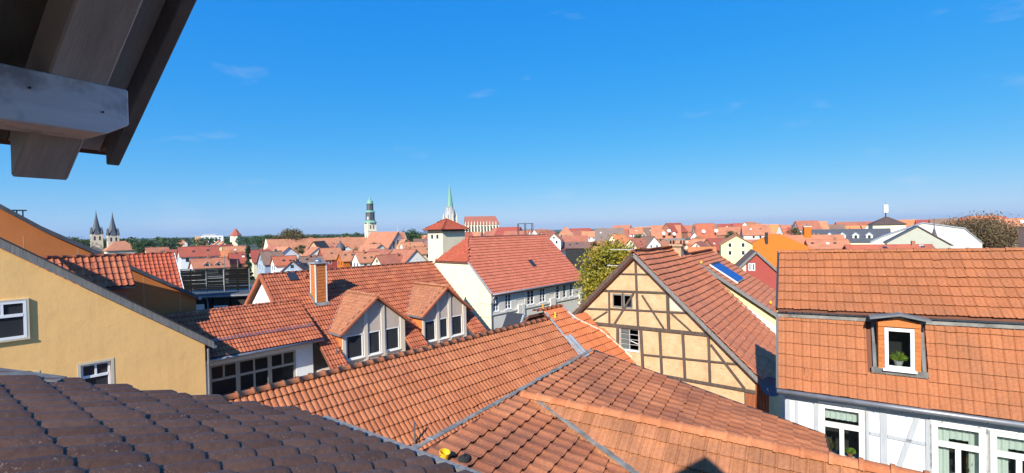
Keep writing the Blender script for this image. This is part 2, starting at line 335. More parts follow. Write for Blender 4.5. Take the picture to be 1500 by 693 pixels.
def panel(mb, T, outer, holes=(), reveal=0.12):
    """flat wall with real openings; T(u, z, depth) places it"""
    loops = [outer] + [[(a, c), (a, d), (b, d), (b, c)] for a, b, c, d in holes]
    flat = [p for lp in loops for p in lp]
    tris = tessellate_polygon([[Vector((p[0], p[1], 0)) for p in lp] for lp in loops])
    mb.add([T(p[0], p[1], 0) for p in flat], [tuple(t) for t in tris])
    for a, b, c, d in holes:
        for (u0, z0), (u1, z1) in (((a, c), (b, c)), ((b, c), (b, d)), ((b, d), (a, d)), ((a, d), (a, c))):
            mb.face(T(u0, z0, 0), T(u1, z1, 0), T(u1, z1, reveal), T(u0, z0, reveal))
    return mb
def window(parent, T, u0, u1, z0, z1, dep=0.08, fw=0.06, transom=0.0, top=1, bottom=1, mat='white_pvc', pane='glass', sill=None, name='window', bars=0, flat=False):
    """frame with casements, panes behind, sill; T(u, z, depth)"""
    f = MB(); g = 0.003
    a, b, c, d = u0 + g, u1 - g, z0 + g, z1 - g
    f.mbox(T, a, a + fw, c, d, dep - .05, dep + .02); f.mbox(T, b - fw, b, c, d, dep - .05, dep + .02)
    f.mbox(T, a + fw, b - fw, c, c + fw, dep - .045, dep + .02); f.mbox(T, a + fw, b - fw, d - fw, d, dep - .045, dep + .02)
    ia, ib, ic, id_ = a + fw, b - fw, c + fw, d - fw; zt = id_
    if transom:
        zt = ic + (id_ - ic) * transom; f.mbox(T, ia, ib, zt - fw * .65, zt + fw * .65, dep - .055, dep + .02)
        for k in range(1, top):
            x = ia + (ib - ia) * k / top; f.mbox(T, x - fw * .45, x + fw * .45, zt + fw * .65, id_, dep - .04, dep + .02)
    for k in range(1, bottom):
        x = ia + (ib - ia) * k / bottom; f.mbox(T, x - fw * .5, x + fw * .5, ic, zt - (fw * .65 if transom else 0), dep - .04, dep + .02)
    for k in range(1, bars + 1):
        z = ic + (zt - ic) * k / (bars + 1); f.mbox(T, ia, ib, z - .014, z + .014, dep - .03, dep + .01)
    o = f.build(name, mat, parent)
    MB().face(T(ia - .01, ic - .01, dep), T(ib + .01, ic - .01, dep), T(ib + .01, id_ + .01, dep), T(ia - .01, id_ + .01, dep)).build('pane', pane, parent if flat else o)
    if sill: MB().mbox(T, u0 - .04, u1 + .04, z0 - .05, z0 - .002, -sill, dep).build('sill', mat, parent if flat else o)
    return o

# roof tiles: local X along the course, Y up the slope, Z off the roof
PROFILES = {
 'pan': [(0, .010), (.15, .001), (.42, .001), (.56, .010), (.66, .034), (.78, .046), (.90, .038), (1.0, .012), (1.04, .006)],
 'double': [(0, .0), (.05, .016), (.14, .033), (.25, .038), (.36, .033), (.45, .016), (.5, .0), (.55, .016), (.64, .033), (.75, .038), (.86, .033), (.95, .016), (1.0, .0)],
 'bold': [(0, .004), (.14, .0), (.28, .004), (.37, .03), (.46, .062), (.56, .078), (.70, .080), (.82, .068), (.92, .036), (1.0, .006), (1.03, .002)],
 'groove': [(0, .004), (.08, .0), (.36, .001), (.45, .012), (.53, .012), (.62, .001), (.80, .0), (.87, .022), (.93, .030), (.99, .024), (1.04, .004)],
 'wide': [(0, .012), (.2, .0), (.45, .002), (.62, .022), (.75, .034), (.9, .026), (1.02, .008)],
 'flat': [(.015, .0), (.5, .003), (.985, .0)],
}
def tile_mesh(name, w, e, kind, mat, th=0.02, lift=0.03, lap=0.07):
    if kind != 'flat': lift *= 1.45; th *= .75
    pr = [(x * w, z * (w / .22 if kind in ('pan', 'wide') else 1)) for x, z in PROFILES[kind]]; L = e + lap; n = len(pr)
    nose = 0.78 if kind == 'bold' else 1.0
    if kind == 'bold':                                 # rounded lower end
        v = [(x, 0, z * nose + lift) for x, z in pr] + [(x, .045, z + lift * .9) for x, z in pr] + [(x, L, z) for x, z in pr] + [(x, 0, z * nose + lift) for x, z in pr] + [(x, .004, z * nose + lift - th) for x, z in pr]
        f = [(r * n + i, r * n + i + 1, (r + 1) * n + i + 1, (r + 1) * n + i) for r in range(2) for i in range(n - 1)] + [(3 * n + i + 1, 3 * n + i, 4 * n + i, 4 * n + i + 1) for i in range(n - 1)]
        me = bpy.data.meshes.new(name); me.from_pydata(v, [], f)
        for i, p in enumerate(me.polygons): p.use_smooth = i < 2 * (n - 1)
        me.materials.append(MATS[mat]); return me
    v = [(x, 0, z + lift) for x, z in pr] + [(x, L, z) for x, z in pr] + [(x, 0, z + lift) for x, z in pr] + [(x, .004, z + lift - th) for x, z in pr]
    f = [(i, i + 1, n + i + 1, n + i) for i in range(n - 1)] + [(2 * n + i + 1, 2 * n + i, 3 * n + i, 3 * n + i + 1) for i in range(n - 1)]
    f.append((0, n, 3 * n)); f.append((n - 1, 4 * n - 1, 2 * n - 1))
    me = bpy.data.meshes.new(name); me.from_pydata(v, [], f)
    for i, p in enumerate(me.polygons): p.use_smooth = i < n - 1
    me.materials.append(MATS[mat]); return me
def tile_field(parent, O, u, up, cells, me, cap=300, name='roof_tile', jit=0.004, rotj=0.006, warp=None):
    """cells: (distance along u, distance up the slope) of each tile's lower left corner"""
    u, up, O = Vector(u).normalized(), Vector(up).normalized(), Vector(O); nrm = u.cross(up).normalized()
    if nrm.z < 0: nrm = -nrm
    info = []
    for a, b in cells:
        p = O + u * a + up * b
        if warp: p = p + nrm * warp(a, b)
        w = to_world(parent, p); d = (w - Vector((0, 0, H))).length
        info.append((not seen(w), d, p))
    info.sort(key=lambda t: (t[0], t[1]))
    R = Matrix((u, up, nrm)).transposed()
    def rot(): return R @ Matrix.Rotation(random.gauss(0, rotj), 3, 'Z') @ Matrix.Rotation(random.gauss(0, rotj), 3, 'X')
    def off(): return nrm * random.uniform(0, jit) + up * random.gauss(0, jit)
    for hid, d, p in info[:cap]:
        o = bpy.data.objects.new(name, me); R3 = rot(); dp = off()
        if random.random() < .02: R3 = R3 @ Matrix.Rotation(random.gauss(0, .05), 3, 'Z'); dp = dp - up * random.uniform(0, .05) + nrm * .012   # a slipped tile
        o.matrix_local = Matrix.Translation(p + dp) @ R3.to_4x4(); link(o, parent)
    rest = info[cap:]
    if rest:
        nv = len(me.vertices); co = np.empty(nv * 3); me.vertices.foreach_get('co', co); co = co.reshape(-1, 3)
        vv = np.concatenate([co @ np.array(rot()).T + np.array(p + off()) for _, _, p in rest])
        bf = [tuple(p.vertices) for p in me.polygons]; fs = []
        for k in range(len(rest)): fs += [tuple(i + k * nv for i in f) for f in bf]
        m2 = bpy.data.meshes.new(name + 's'); m2.from_pydata(vv.tolist(), [], fs)
        m2.polygons.foreach_set('use_smooth', [p.use_smooth for p in me.polygons] * len(rest)); m2.materials.append(me.materials[0])
        o = link(bpy.data.objects.new('roof_tiles', m2), parent); o['kind'] = 'stuff'
def grid(nu, nr, w, e, pred=None, stagger=False):
    out = []
    for j in range(nr):
        for i in range(nu):
            a, b = i * w + (w / 2 if stagger and j % 2 else 0), j * e
            if pred is None or pred(a + w / 2, b + e / 2): out.append((a, b))
    return out
def ridge_mesh(L, r, mat, drop=0.0):
    n = 7; v = []; f = []
    def ring(x, rr): v.extend([(x, rr * math.cos(math.pi * k / (n - 1)), rr * math.sin(math.pi * k / (n - 1)) * .85) for k in range(n)])
    for x, rr in ((0, r * 1.2), (.06, r * 1.2), (.065, r * 1.0), (L + .04, r * .94)): ring(x, rr)
    for i in range(3):
        for k in range(n - 1): f.append((i * n + k, i * n + k + 1, (i + 1) * n + k + 1, (i + 1) * n + k))
    me = bpy.data.meshes.new('ridge_tile'); me.from_pydata(v, [], f)
    for p in me.polygons: p.use_smooth = True
    me.materials.append(MATS[mat]); return me
def ridge_run(parent, A, B, r=0.11, L=0.38, mat='tile_ridge', name='ridge_tile'):
    A, B = Vector(A), Vector(B); t = (B - A); n = max(1, round(t.length / L)); L = t.length / n; t.normalize(); me = ridge_mesh(L, r, mat)
    s = Vector((0, 0, 1)).cross(t).normalized(); up = t.cross(s)
    for k in range(n):
        M = Matrix((t, s, up)).transposed() @ Matrix.Rotation(random.gauss(0, .012), 3, 'Z')
        o = bpy.data.objects.new(name, me); o.matrix_local = Matrix.Translation(A + t * (L * k) + up * random.uniform(-.006, .006)) @ M.to_4x4(); link(o, parent)
def FY(y=0.0): return lambda u, z, d: (u, y + d, z)            # wall facing -y, depth goes in (+y)
def FX(x=0.0): return lambda u, z, d: (x + d, u, z)            # wall facing -x
# ------------------------------------------------------------------ the setting
def ground():
    mb = MB(); n = 24
    for i in range(n):
        for j in range(n):
            x0, x1 = -9000 + 18000 * i / n, -9000 + 18000 * (i + 1) / n; y0, y1 = -8900 + 18000 * j / n, -8900 + 18000 * (j + 1) / n
            mb.face((x0, y0, 0), (x1, y0, 0), (x1, y1, 0), (x0, y1, 0))
    m, nt, nn, l, b = newmat('town_ground')
    g = nn.new('ShaderNodeNewGeometry'); a = noise(nn, l, 0.012, 6, 0.7, g.outputs['Position']); f = noise(nn, l, 0.4, 5, 0.6, g.outputs['Position'])
    cr = ramp(nn, [(0.35, (0.06, 0.058, 0.055)), (0.5, (0.045, 0.06, 0.025)), (0.62, (0.10, 0.095, 0.05))]); l.new(a.outputs[0], cr.inputs[0])
    l.new(mixc(nn, l, 0.6, cr.outputs[0], f.outputs[0], 'OVERLAY'), b.inputs['Base Color']); b.inputs['Roughness'].default_value = 0.95
    o = mb.build('ground', 'town_ground'); o['kind'] = 'structure'
    m, nt, nn, l, b = newmat('hill_green')
    g = nn.new('ShaderNodeNewGeometry'); a = noise(nn, l, 0.004, 6, 0.7, g.outputs['Position'])
    cr = ramp(nn, [(0.4, (0.025, 0.045, 0.018)), (0.55, (0.05, 0.075, 0.025)), (0.68, (0.16, 0.13, 0.06))]); l.new(a.outputs[0], cr.inputs[0]); l.new(cr.outputs[0], b.inputs['Base Color'])
    b.inputs['Roughness'].default_value = 0.95
    for name, d0, hgt, seed in (('hills', 7000, 26, 1), ('hills', 4300, 5, 2)):
        rg = np.random.default_rng(seed); mb = MB(); N = 120; prev = None
        ph = rg.uniform(0, 6.28, 6)
        for k in range(N + 1):
            az = rad(-75 + 150 * k / N)
            hh = hgt * (0.75 + 0.12 * math.sin(az * 5 + ph[0]) + 0.09 * math.sin(az * 11 + ph[1]) + 0.05 * math.sin(az * 27 + ph[2]) + 0.02 * math.sin(az * 60 + ph[3]))
            s, c = math.sin(az), math.cos(az)
            ring = [(s * (d0 - 1100), c * (d0 - 1100), -0.5), (s * (d0 - 500), c * (d0 - 500), hh * 0.55), (s * d0, c * d0, hh), (s * (d0 + 900), c * (d0 + 900), hh * 0.6), (s * (d0 + 1600), c * (d0 + 1600), -0.5)]
            if prev:
                for i in range(4): mb.face(prev[i], ring[i], ring[i + 1], prev[i + 1])
            prev = ring
        o = mb.build(name, 'hill_green', smooth=True); o['kind'] = 'structure'
ground()

def slab(parent, poly, th, mat, name='roof_deck'):
    """roof deck: polygon given on the upper face, thickened downwards"""
    return MB().prism(poly, (0, 0, -th)).build(name, mat, parent)

# ------------------------------------------------------------------ the viewer's own house
def own_house():
    t = thing('brown_tiled_house', "viewer's own house with a low brown concrete tile roof in the left foreground", 'house', (0, 0, 0), -54)
    s19, c19 = math.sin(rad(19)), math.cos(rad(19)); h = 0.9
    P = lambda a, c, n=0.0: (c, h * s19 - a * c19 - n * s19, H - h * c19 - a * s19 + n * c19)
    slab(t, [P(3.2, -6, -.10), P(3.2, 4.55, -.10), P(1.0, 6.1, -.10), P(-2.0, 8.2, -.10), P(-2.0, -6, -.10)], 0.12, 'deck_brown')
    w, e, ae = 0.228, 0.3245, 3.25
    me = tile_mesh('brown_tile', w, e, 'bold', 'tile_brown', th=0.036, lift=0.022)
    x0 = -2.0
    LOW = -.085
    cells = grid(46, 16, w, e, lambda u, b: (u + x0) < 6.45 - 0.70 * ((ae - b) - 1.04) - 0.05)
    tile_field(t, P(ae, x0, LOW), (1, 0, 0), (0, c19, s19), cells, me, 300, jit=0.003, rotj=0.004)
    g = MB(); g.bar(P(3.34, -6, -.035), P(3.34, 4.62, -.035), 0.07, 0.06); g.build('eaves_trim', 'board_grey', t)
    g = MB(); g.bar(P(3.42, -6, -.10), P(3.42, 4.62, -.10), 0.12, 0.09); g.build('gutter', 'gutter', t)
    g = MB(); g.bar(P(-1.5, 8.15, -.01), P(1.45, 6.1, -.01), 0.16, 0.04); g.build('hip_flashing', 'own_dark', t)
    mb = MB()                                           # walls under the roof
    mb.prism([P(3.0, -6, -.2), P(3.0, 4.4, -.2), (4.4, P(3.0, 0)[1], 0), (-6, P(3.0, 0)[1], 0)], (0, .2, 0))
    mb.prism([P(3.0, 4.4, -.2), P(-2.0, 7.9, -.2), (7.9, P(-2, 0)[1], 0), (4.4, P(3, 0)[1], 0)], (-.15, -.12, 0))
    mb.build('wall', 'yellow_plaster', t)
    # the dormer the viewer leans out of: gabled roof with exposed timbers over the opening
    d = thing('dormer_roof_overhang', 'weathered grey timber roof overhang with purlin end and rafter tail, top left corner', 'roof overhang', (0, 0, H), 28)
    m = 0.903; zz = lambda y, z0: z0 - m * (abs(y) - 1.04)
    def strip(name, x0, x1, z0, dz, y0, y1, mat, side=1, bev=0.0):
        a = [(x0, side * y0, zz(y0, z0)), (x1, side * y0, zz(y0, z0)), (x1, side * y1, zz(y1, z0)), (x0, side * y1, zz(y1, z0))]
        return MB().hexa(a + [(p[0], p[1], p[2] + dz) for p in a]).build(name, mat, d, bevel=bev)
    for side in (1, -1):
        for k in range(6): strip('soffit_board', .487 - (k + 1) * .0715 + .003, .487 - k * .0715, .40 + random.uniform(0, .002), .02, 0.0 if side > 0 else .004, 1.27, 'own_soffit' if k < 2 else 'own_dark', side)  # inner boards in darker wood: the deeper shade between rafters put into colour
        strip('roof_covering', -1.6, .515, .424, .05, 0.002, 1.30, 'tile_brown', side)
        strip('soffit_board', -1.6, .487 - 6 * .0715, .40, .02, 0.0 if side > 0 else .004, 1.27, 'own_dark', side)  # same shade-darkened colour for the boards further back
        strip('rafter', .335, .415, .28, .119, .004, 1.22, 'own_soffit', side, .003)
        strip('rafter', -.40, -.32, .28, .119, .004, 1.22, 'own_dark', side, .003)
        strip('bargeboard', .488, .512, .345, .078, .003, 1.245, 'own_dark', side, .002)
        x1 = .445; z0, z1 = .190, .2775; y0, y1 = side * 1.04, side * 1.135
        p = MB(); p.prism([(-1.6, y0, z0), (x1 - .035, y0, z0), (x1, y0, z0 + .022), (x1, y0, z1), (-1.6, y0, z1)], (0, y1 - y0, 0)); p.build('purlin', 'own_paint', d, bevel=.002)
    for xx, yy, zz_ in ((.31, 1.037, .247), (.405, 1.037, .228)): MB().tube([(xx, yy, zz_), (xx, yy + .003, zz_)], .0018, 8).build('nail', 'dark_metal', d)
    wl_ = MB(); panel(wl_, lambda u, z, dd: (-.62 - dd, u, z), [(-1.0, -1.3), (1.0, -1.3), (1.0, .33), (0, 1.24), (-1.0, .33)], [(-.6, .6, -.75, .55)], .15); wl_.build('gable_wall', 'yellow_plaster', d)
own_house()

# ------------------------------------------------------------------ low extension roof with cross gable, in front
def extension():
    t = thing('low_tiled_extension', 'low extension with shallow weathered orange pan tile roof, bottom centre', 'building', (0, 0, 0), 29)
    k = math.tan(rad(14)); zR = lambda y: H - 4.844 + k * y
    ry = lambda x: 5.27 - 0.05 * (x - 3.0) * 0.98                 # upper edge under the lead flashing
    c14, s14 = math.cos(rad(14)), math.sin(rad(14))
    P = lambda x, y, n=0.0: (x, y - n * s14, zR(y) + n * c14)
    slab(t, [P(2, -1.0, -.04), P(13.45, -1.0, -.04), P(13.45, ry(13.45), -.04), P(2, ry(2), -.04)], .15, 'deck')
    zRB = lambda x, y: H - 3.60 - 0.839 * abs((x - 9.07) * -.996 + (y - 4.78) * .087)
    me = tile_mesh('pan_tile', .28, .34, 'wide', 'tile_low', th=.024, lift=.036)
    x0 = 1.97; n = 41
    def ok(u, b):
        x, y = x0 + u, -1.0 + b * c14
        return y < ry(x) - .02 and not (y < 4.6 and zRB(x, y) > zR(y) + .12)
    tile_field(t, P(x0, -1.0), (1, 0, 0), (0, c14, s14), grid(n, 19, .28, .34, ok), me, 300)
    # lead flashing dressed over the rolls along the upper edge
    rg = random.Random(3); x = 2.4
    while x < 13.3:
        L = rg.uniform(.10, .22); f = MB(); z = zR(ry(x)) + .06
        f.bar((x, ry(x) + .02, z + rg.uniform(-.01, .02)), (x + L + .02, ry(x + L) + .02, zR(ry(x + L)) + .06 + rg.uniform(-.01, .02)), rg.uniform(.08, .15), .03)
        f.build('flashing_sheet', 'lead', t, bevel=.012); x += L
    b = MB(); b.hexa([P(2, ry(2) + .0, -.1), P(13.45, ry(13.45), -.1), (13.45, ry(13.45) + 1.0, zR(ry(13.45)) - 1.3), (2, ry(2) + 1.0, zR(ry(2)) - 1.3)] + [(q[0], q[1], q[2] + .05) for q in (P(2, ry(2), -.1), P(13.45, ry(13.45), -.1), (13.45, ry(13.45) + 1.0, zR(ry(13.45)) - 1.3), (2, ry(2) + 1.0, zR(ry(2)) - 1.3))])
    b.build('rear_slope', 'deck', t)
    w = MB(); w.box(2.2, 13.3, -.75, 5.6, 0, zR(-.9) - .2); w.build('wall', 'pale_plaster', t)
    v = MB(); v.bar(P(13.49, -1.0, .0), P(13.49, ry(13.49), .0), .06, .10); v.build('verge_trim', 'dark_metal', t)
    v = MB(); v.bar(P(13.45, -1.03, .02), P(6, -1.03, .02), .05, .08); v.build('eaves_trim', 'dark_metal', t)
    a = Vector((9.05, 4.55, zR(4.55) + .05)); e = Vector((9.07 - 1.85, 4.78 - 4.5, zR(4.78 - 4.5) + .05))
    for i in range(9):
        p, q = a.lerp(e, i / 9) + Vector((0, 0, .07)), a.lerp(e, (i + 1.06) / 9) + Vector((0, 0, .07)); MB().bar(p, q + Vector((0, 0, .006)), .12, .03).build('valley_sheet', 'lead', t)
    # things lying on the tiles by the brown eaves
    for nm, lab, mat, (xx, yy), sx in (('plastic_bucket', 'small yellow plastic bucket lying on the low tiles beside the brown eaves', 'yellow_plastic', (5.99, 4.66), .10),
                                       ('rubber_bag', 'dark crumpled bag lying on the low tiles right of the yellow bucket', 'interior', (6.22, 4.42), .11)):
        wp = to_world(t, (xx, yy, zR(yy) + .05)); o = thing(nm, lab, 'bucket' if 'bucket' in nm else 'bag', wp, 29); o.scale = (.72, .72, .72); o.rotation_euler.x = rad(14)
        if 'bucket' in nm:
            MB().lathe((0, 0, 0), [(.085, .0), (.09, .01), (.115, .17), (.125, .175), (.125, .19), (.11, .19), (.08, .03)], 14).build('bucket_body', mat, o, smooth=False)
            MB().tube([(.12, 0, .18), (.1, .05, .1), (.02, .12, .06), (-.1, .05, .1), (-.12, 0, .18)], .006, 6).build('handle', 'steel', o)
        else:
            m_ = MB(); m_.lathe((0, 0, -.02), [(.06, 0), (.15, .03), (.16, .07), (.11, .11), (.04, .125)], 12, sx=1.2, sy=.8); m_.build('bag_body', mat, o, smooth=True)
            MB().tube([(-.05, 0, .1), (0, .02, .16), (.06, 0, .1)], .012, 6).build('strap', mat, o)
    # cross gable
    g = thing('cross_gable_roof', 'ochre tiled cross gable with orange ridge tiles running to the bottom right', 'roof', (0.22, 10.25, 0), 124)
    s, c = math.sin(rad(40)), math.cos(rad(40)); zr = H - 3.60
    Q = lambda x, d, n=0.0: (x, -d * c - n * s, zr - d * s + n * c)
    slab(g, [Q(.0, 0, -.04), Q(9.2, 0, -.04), Q(9.2, 3.4, -.04), Q(2.4, 3.4, -.04)], .1, 'deck')
    slab(g, [(0, 0, zr - .06), (9.2, 0, zr - .06), (9.2, 2.4, zr - 2.1), (2.4, 2.4, zr - 2.1)], .1, 'deck')
    # fall of the shallow roof below, in this frame: axis x runs 5 degrees off its slope
    def under(x, y):
        hx, hy = math.cos(rad(5)), math.sin(rad(5))           # components down the shallow slope
        down = x * hx + y * hy
        return H - 3.65 - down * k
    me2 = tile_mesh('ochre_tile', .21, .34, 'groove', 'tile_ochre', th=.022, lift=.034)
    cells = []
    for j in range(10):
        for i in range(44):
            x, d = i * .21, 3.4 - j * .34 - .17
            if zr - d * s > under(x + .1, -d * c) - .05: cells.append((i * .21, j * .34))
    tile_field(g, Q(0, 3.4), (1, 0, 0), (0, c, s), cells, me2, 300)
    ridge_run(g, (-.05, 0, zr + .0), (9.2, 0, zr + .0), .12, .37)
    w = MB(); w.prism([(2.6, -2.3, 0), (9.0, -2.3, 0), (9.0, -2.3, zr - 2.15), (2.6, -2.3, zr - 2.15)], (0, 4.4, 0)); w.build('wall', 'pale_plaster', g)
extension()

# ------------------------------------------------------------------ long orange roof in the middle
BARN_O, BARN_HR = Vector((5.46, 21.0, 0)), 35.0
def long_house():
    t = thing('long_tiled_house', 'long house whose big orange roof slope fills the centre foreground', 'house', (0, 0, 0), 42)
    s, c = math.sin(rad(42)), math.cos(rad(42)); yr, zr = 12.49, H - 3.84; tn = s / c
    P = lambda x, y, n=0.0: (x, y - n * s, zr + (y - yr) * tn + n * c)
    slab(t, [P(.6, 6.6, -.04), P(16.2, 6.6, -.04), P(16.2, yr, -.04), P(.6, yr, -.04)], .15, 'deck')
    slab(t, [(.6, yr, zr - .05), (16.2, yr, zr - .05), (16.2, yr + 5.5, zr - 5.0), (.6, yr + 5.5, zr - 5.0)], .15, 'deck')
    me = tile_mesh('double_roll_tile', .3, .345, 'double', 'tile_main', th=.022, lift=.034)
    y0 = yr - 22 * .345 * c + .02
    cells = grid(52, 22, .3, .345); tile_field(t, P(.5, y0), (1, 0, 0), (0, c, s), cells, me, 300)
    ridge_run(t, (.6, yr, zr + .02), (16.15, yr, zr + .02), .12, .36)
    # newer, brighter stretch between the seam and the barn
    n = thing('bright_tiled_roof', 'bright orange newer roof stretch running up to the half-timbered barn wall', 'roof', (0, 0, 0), 42)
    yr2 = 12.84; zr2 = zr + (yr2 - yr) * tn
    ax = hdv(BARN_HR)
    def clear(x, y):
        w = to_world(n, (x, y, 0)); return (w - BARN_O).dot(ax) < -.10 and (y < 12.2 or x < 17.6)
    slab(n, [P(16.2, 7.0, -.02), P(20.4, 7.0, -.02), P(19.2, 11.3, -.02), P(17.7, 12.2, -.02), P(17.55, yr2, -.02), P(16.2, yr2, -.02)], .12, 'deck')
    slab(n, [(15.2, yr2, zr2 - .06), (17.55, yr2, zr2 - .06), (17.55, yr2 + 3.5, zr2 - 3.2), (15.2, yr2 + 3.5, zr2 - 3.2)], .12, 'deck')
    me2 = tile_mesh('bright_tile', .3, .345, 'double', 'tile_new', th=.022, lift=.034)
    r0 = yr2 - 22 * .345 * c
    cells = [(a, b) for a, b in grid(16, 22, .3, .345) if clear(16.12 + a + .15, r0 + (b + .17) * c)]
    tile_field(n, P(16.12, r0, .02), (1, 0, 0), (0, c, s), cells, me2, 300)
    ridge_run(n, (15.6, yr2, zr2 + .04), (17.55, yr2, zr2 + .04), .11, .33, 'tile_new')
    f = MB(); f.bar(P(16.14, 10.9, .09), P(16.14, yr2 - .1, .09), .09, .03); f.build('seam_flashing', 'zinc', n)
    for k, (dx, dy) in enumerate(((0, 0), (.12, .02), (.24, 0))):
        f = MB(); f.bar(P(16.35 + dx, 10.6 + dy, .11 + .012 * k), P(16.20 + dx, 11.7, .11 + .012 * k), .10, .05 if k != 1 else .02); f.build('gutter_sheet', 'zinc', n)
    a = MB(); pts = [P(17.62, 12.55, .06), P(17.80, 12.2, .06), P(18.75, 11.55, .06), P(19.45, 9.9, .06), P(20.3, 7.2, .06)]
    for p, q in zip(pts, pts[1:]): a.bar(p, q, .13, .08)
    a.build('mortar_fillet', 'mortar', n)
    f = MB(); f.bar(P(17.58, 12.2, .08), P(17.58, yr2 - .05, .08), .10, .04); f.build('verge_flashing', 'zinc', n)
    for lab, x, y, mat in (('small orange plastic hook cover upright on the seam of the bright roof', 16.15, 12.85, 'orange_plastic'), ('small yellow plastic hook cover lying just below the orange one', 16.5, 12.45, 'yellow_plastic')):
        o = thing('roof_hook_cover', lab, 'hook cover', to_world(n, P(x, y, .06)), 42, 'hook covers on the roofs')
        MB().lathe((0, 0, 0), [(.06, 0), (.065, .03), (.04, .07), (.035, .22), (.02, .26)], 10).build('cover_body', mat, o); MB().box(-.10, .10, -.04, .04, -.01, .035).build('foot', mat, o)
    f = MB(); f.bar(P(13.21, 7.2, .085), P(13.21, yr - .1, .085), .04, .02); f.build('pale_strip', 'tile_ridge', t)
    w = MB(); w.box(.9, 16.0, 7.3, yr + 5.1, 0, H - 8.6); w.prism([(.9, 7.3, H - 8.6), (.9, yr + 5.1, H - 8.6), (.9, yr, zr - .25)], (15.1, 0, 0)); w.build('wall', 'pale_plaster', t)
    w = MB(); w.box(16.0, 17.4, 7.3, yr + 3.0, 0, H - 8.6); w.build('wall', 'pale_plaster', n)
    # steel post standing on the slope
    o = thing('vent_post', 'thin grey steel post standing on the long orange roof', 'post', to_world(t, P(7.5, 10.42, .02)), 42)
    MB().tube([(0, 0, -.05), (0, 0, .62)], .026, 10).build('pole', 'steel', o); MB().lathe((0, 0, -.06), [(.07, 0), (.06, .05), (.03, .10)], 10).build('foot', 'lead', o); MB().lathe((0, 0, .61), [(.03, 0), (.032, .015), (.01, .03)], 10).build('cap', 'steel', o)
    # little grey gablet behind the ridge
    d = thing('grey_gablet', 'small grey boarded gable peeking over the long orange ridge', 'gablet', to_world(t, (15.3, yr + .75, zr - .42)), 42)
    MB().prism([(-.34, 0, 0), (.34, 0, 0), (0, 0, .55)], (0, .08, 0)).build('face', 'board_grey', d)
    for sg in (-1, 1): MB().bar((sg * .46, -.06, -.16), (0, -.06, .64), .09, .08).build('bargeboard', 'zinc', d); MB().hexa([(sg * .46, -.05, -.16), (0, -.05, .64), (0, .9, .64), (sg * .46, .9, -.16), (sg * .46, -.05, -.11), (0, -.05, .69), (0, .9, .69), (sg * .46, .9, -.11)]).build('roof_slope', 'dark_metal', d)
long_house()

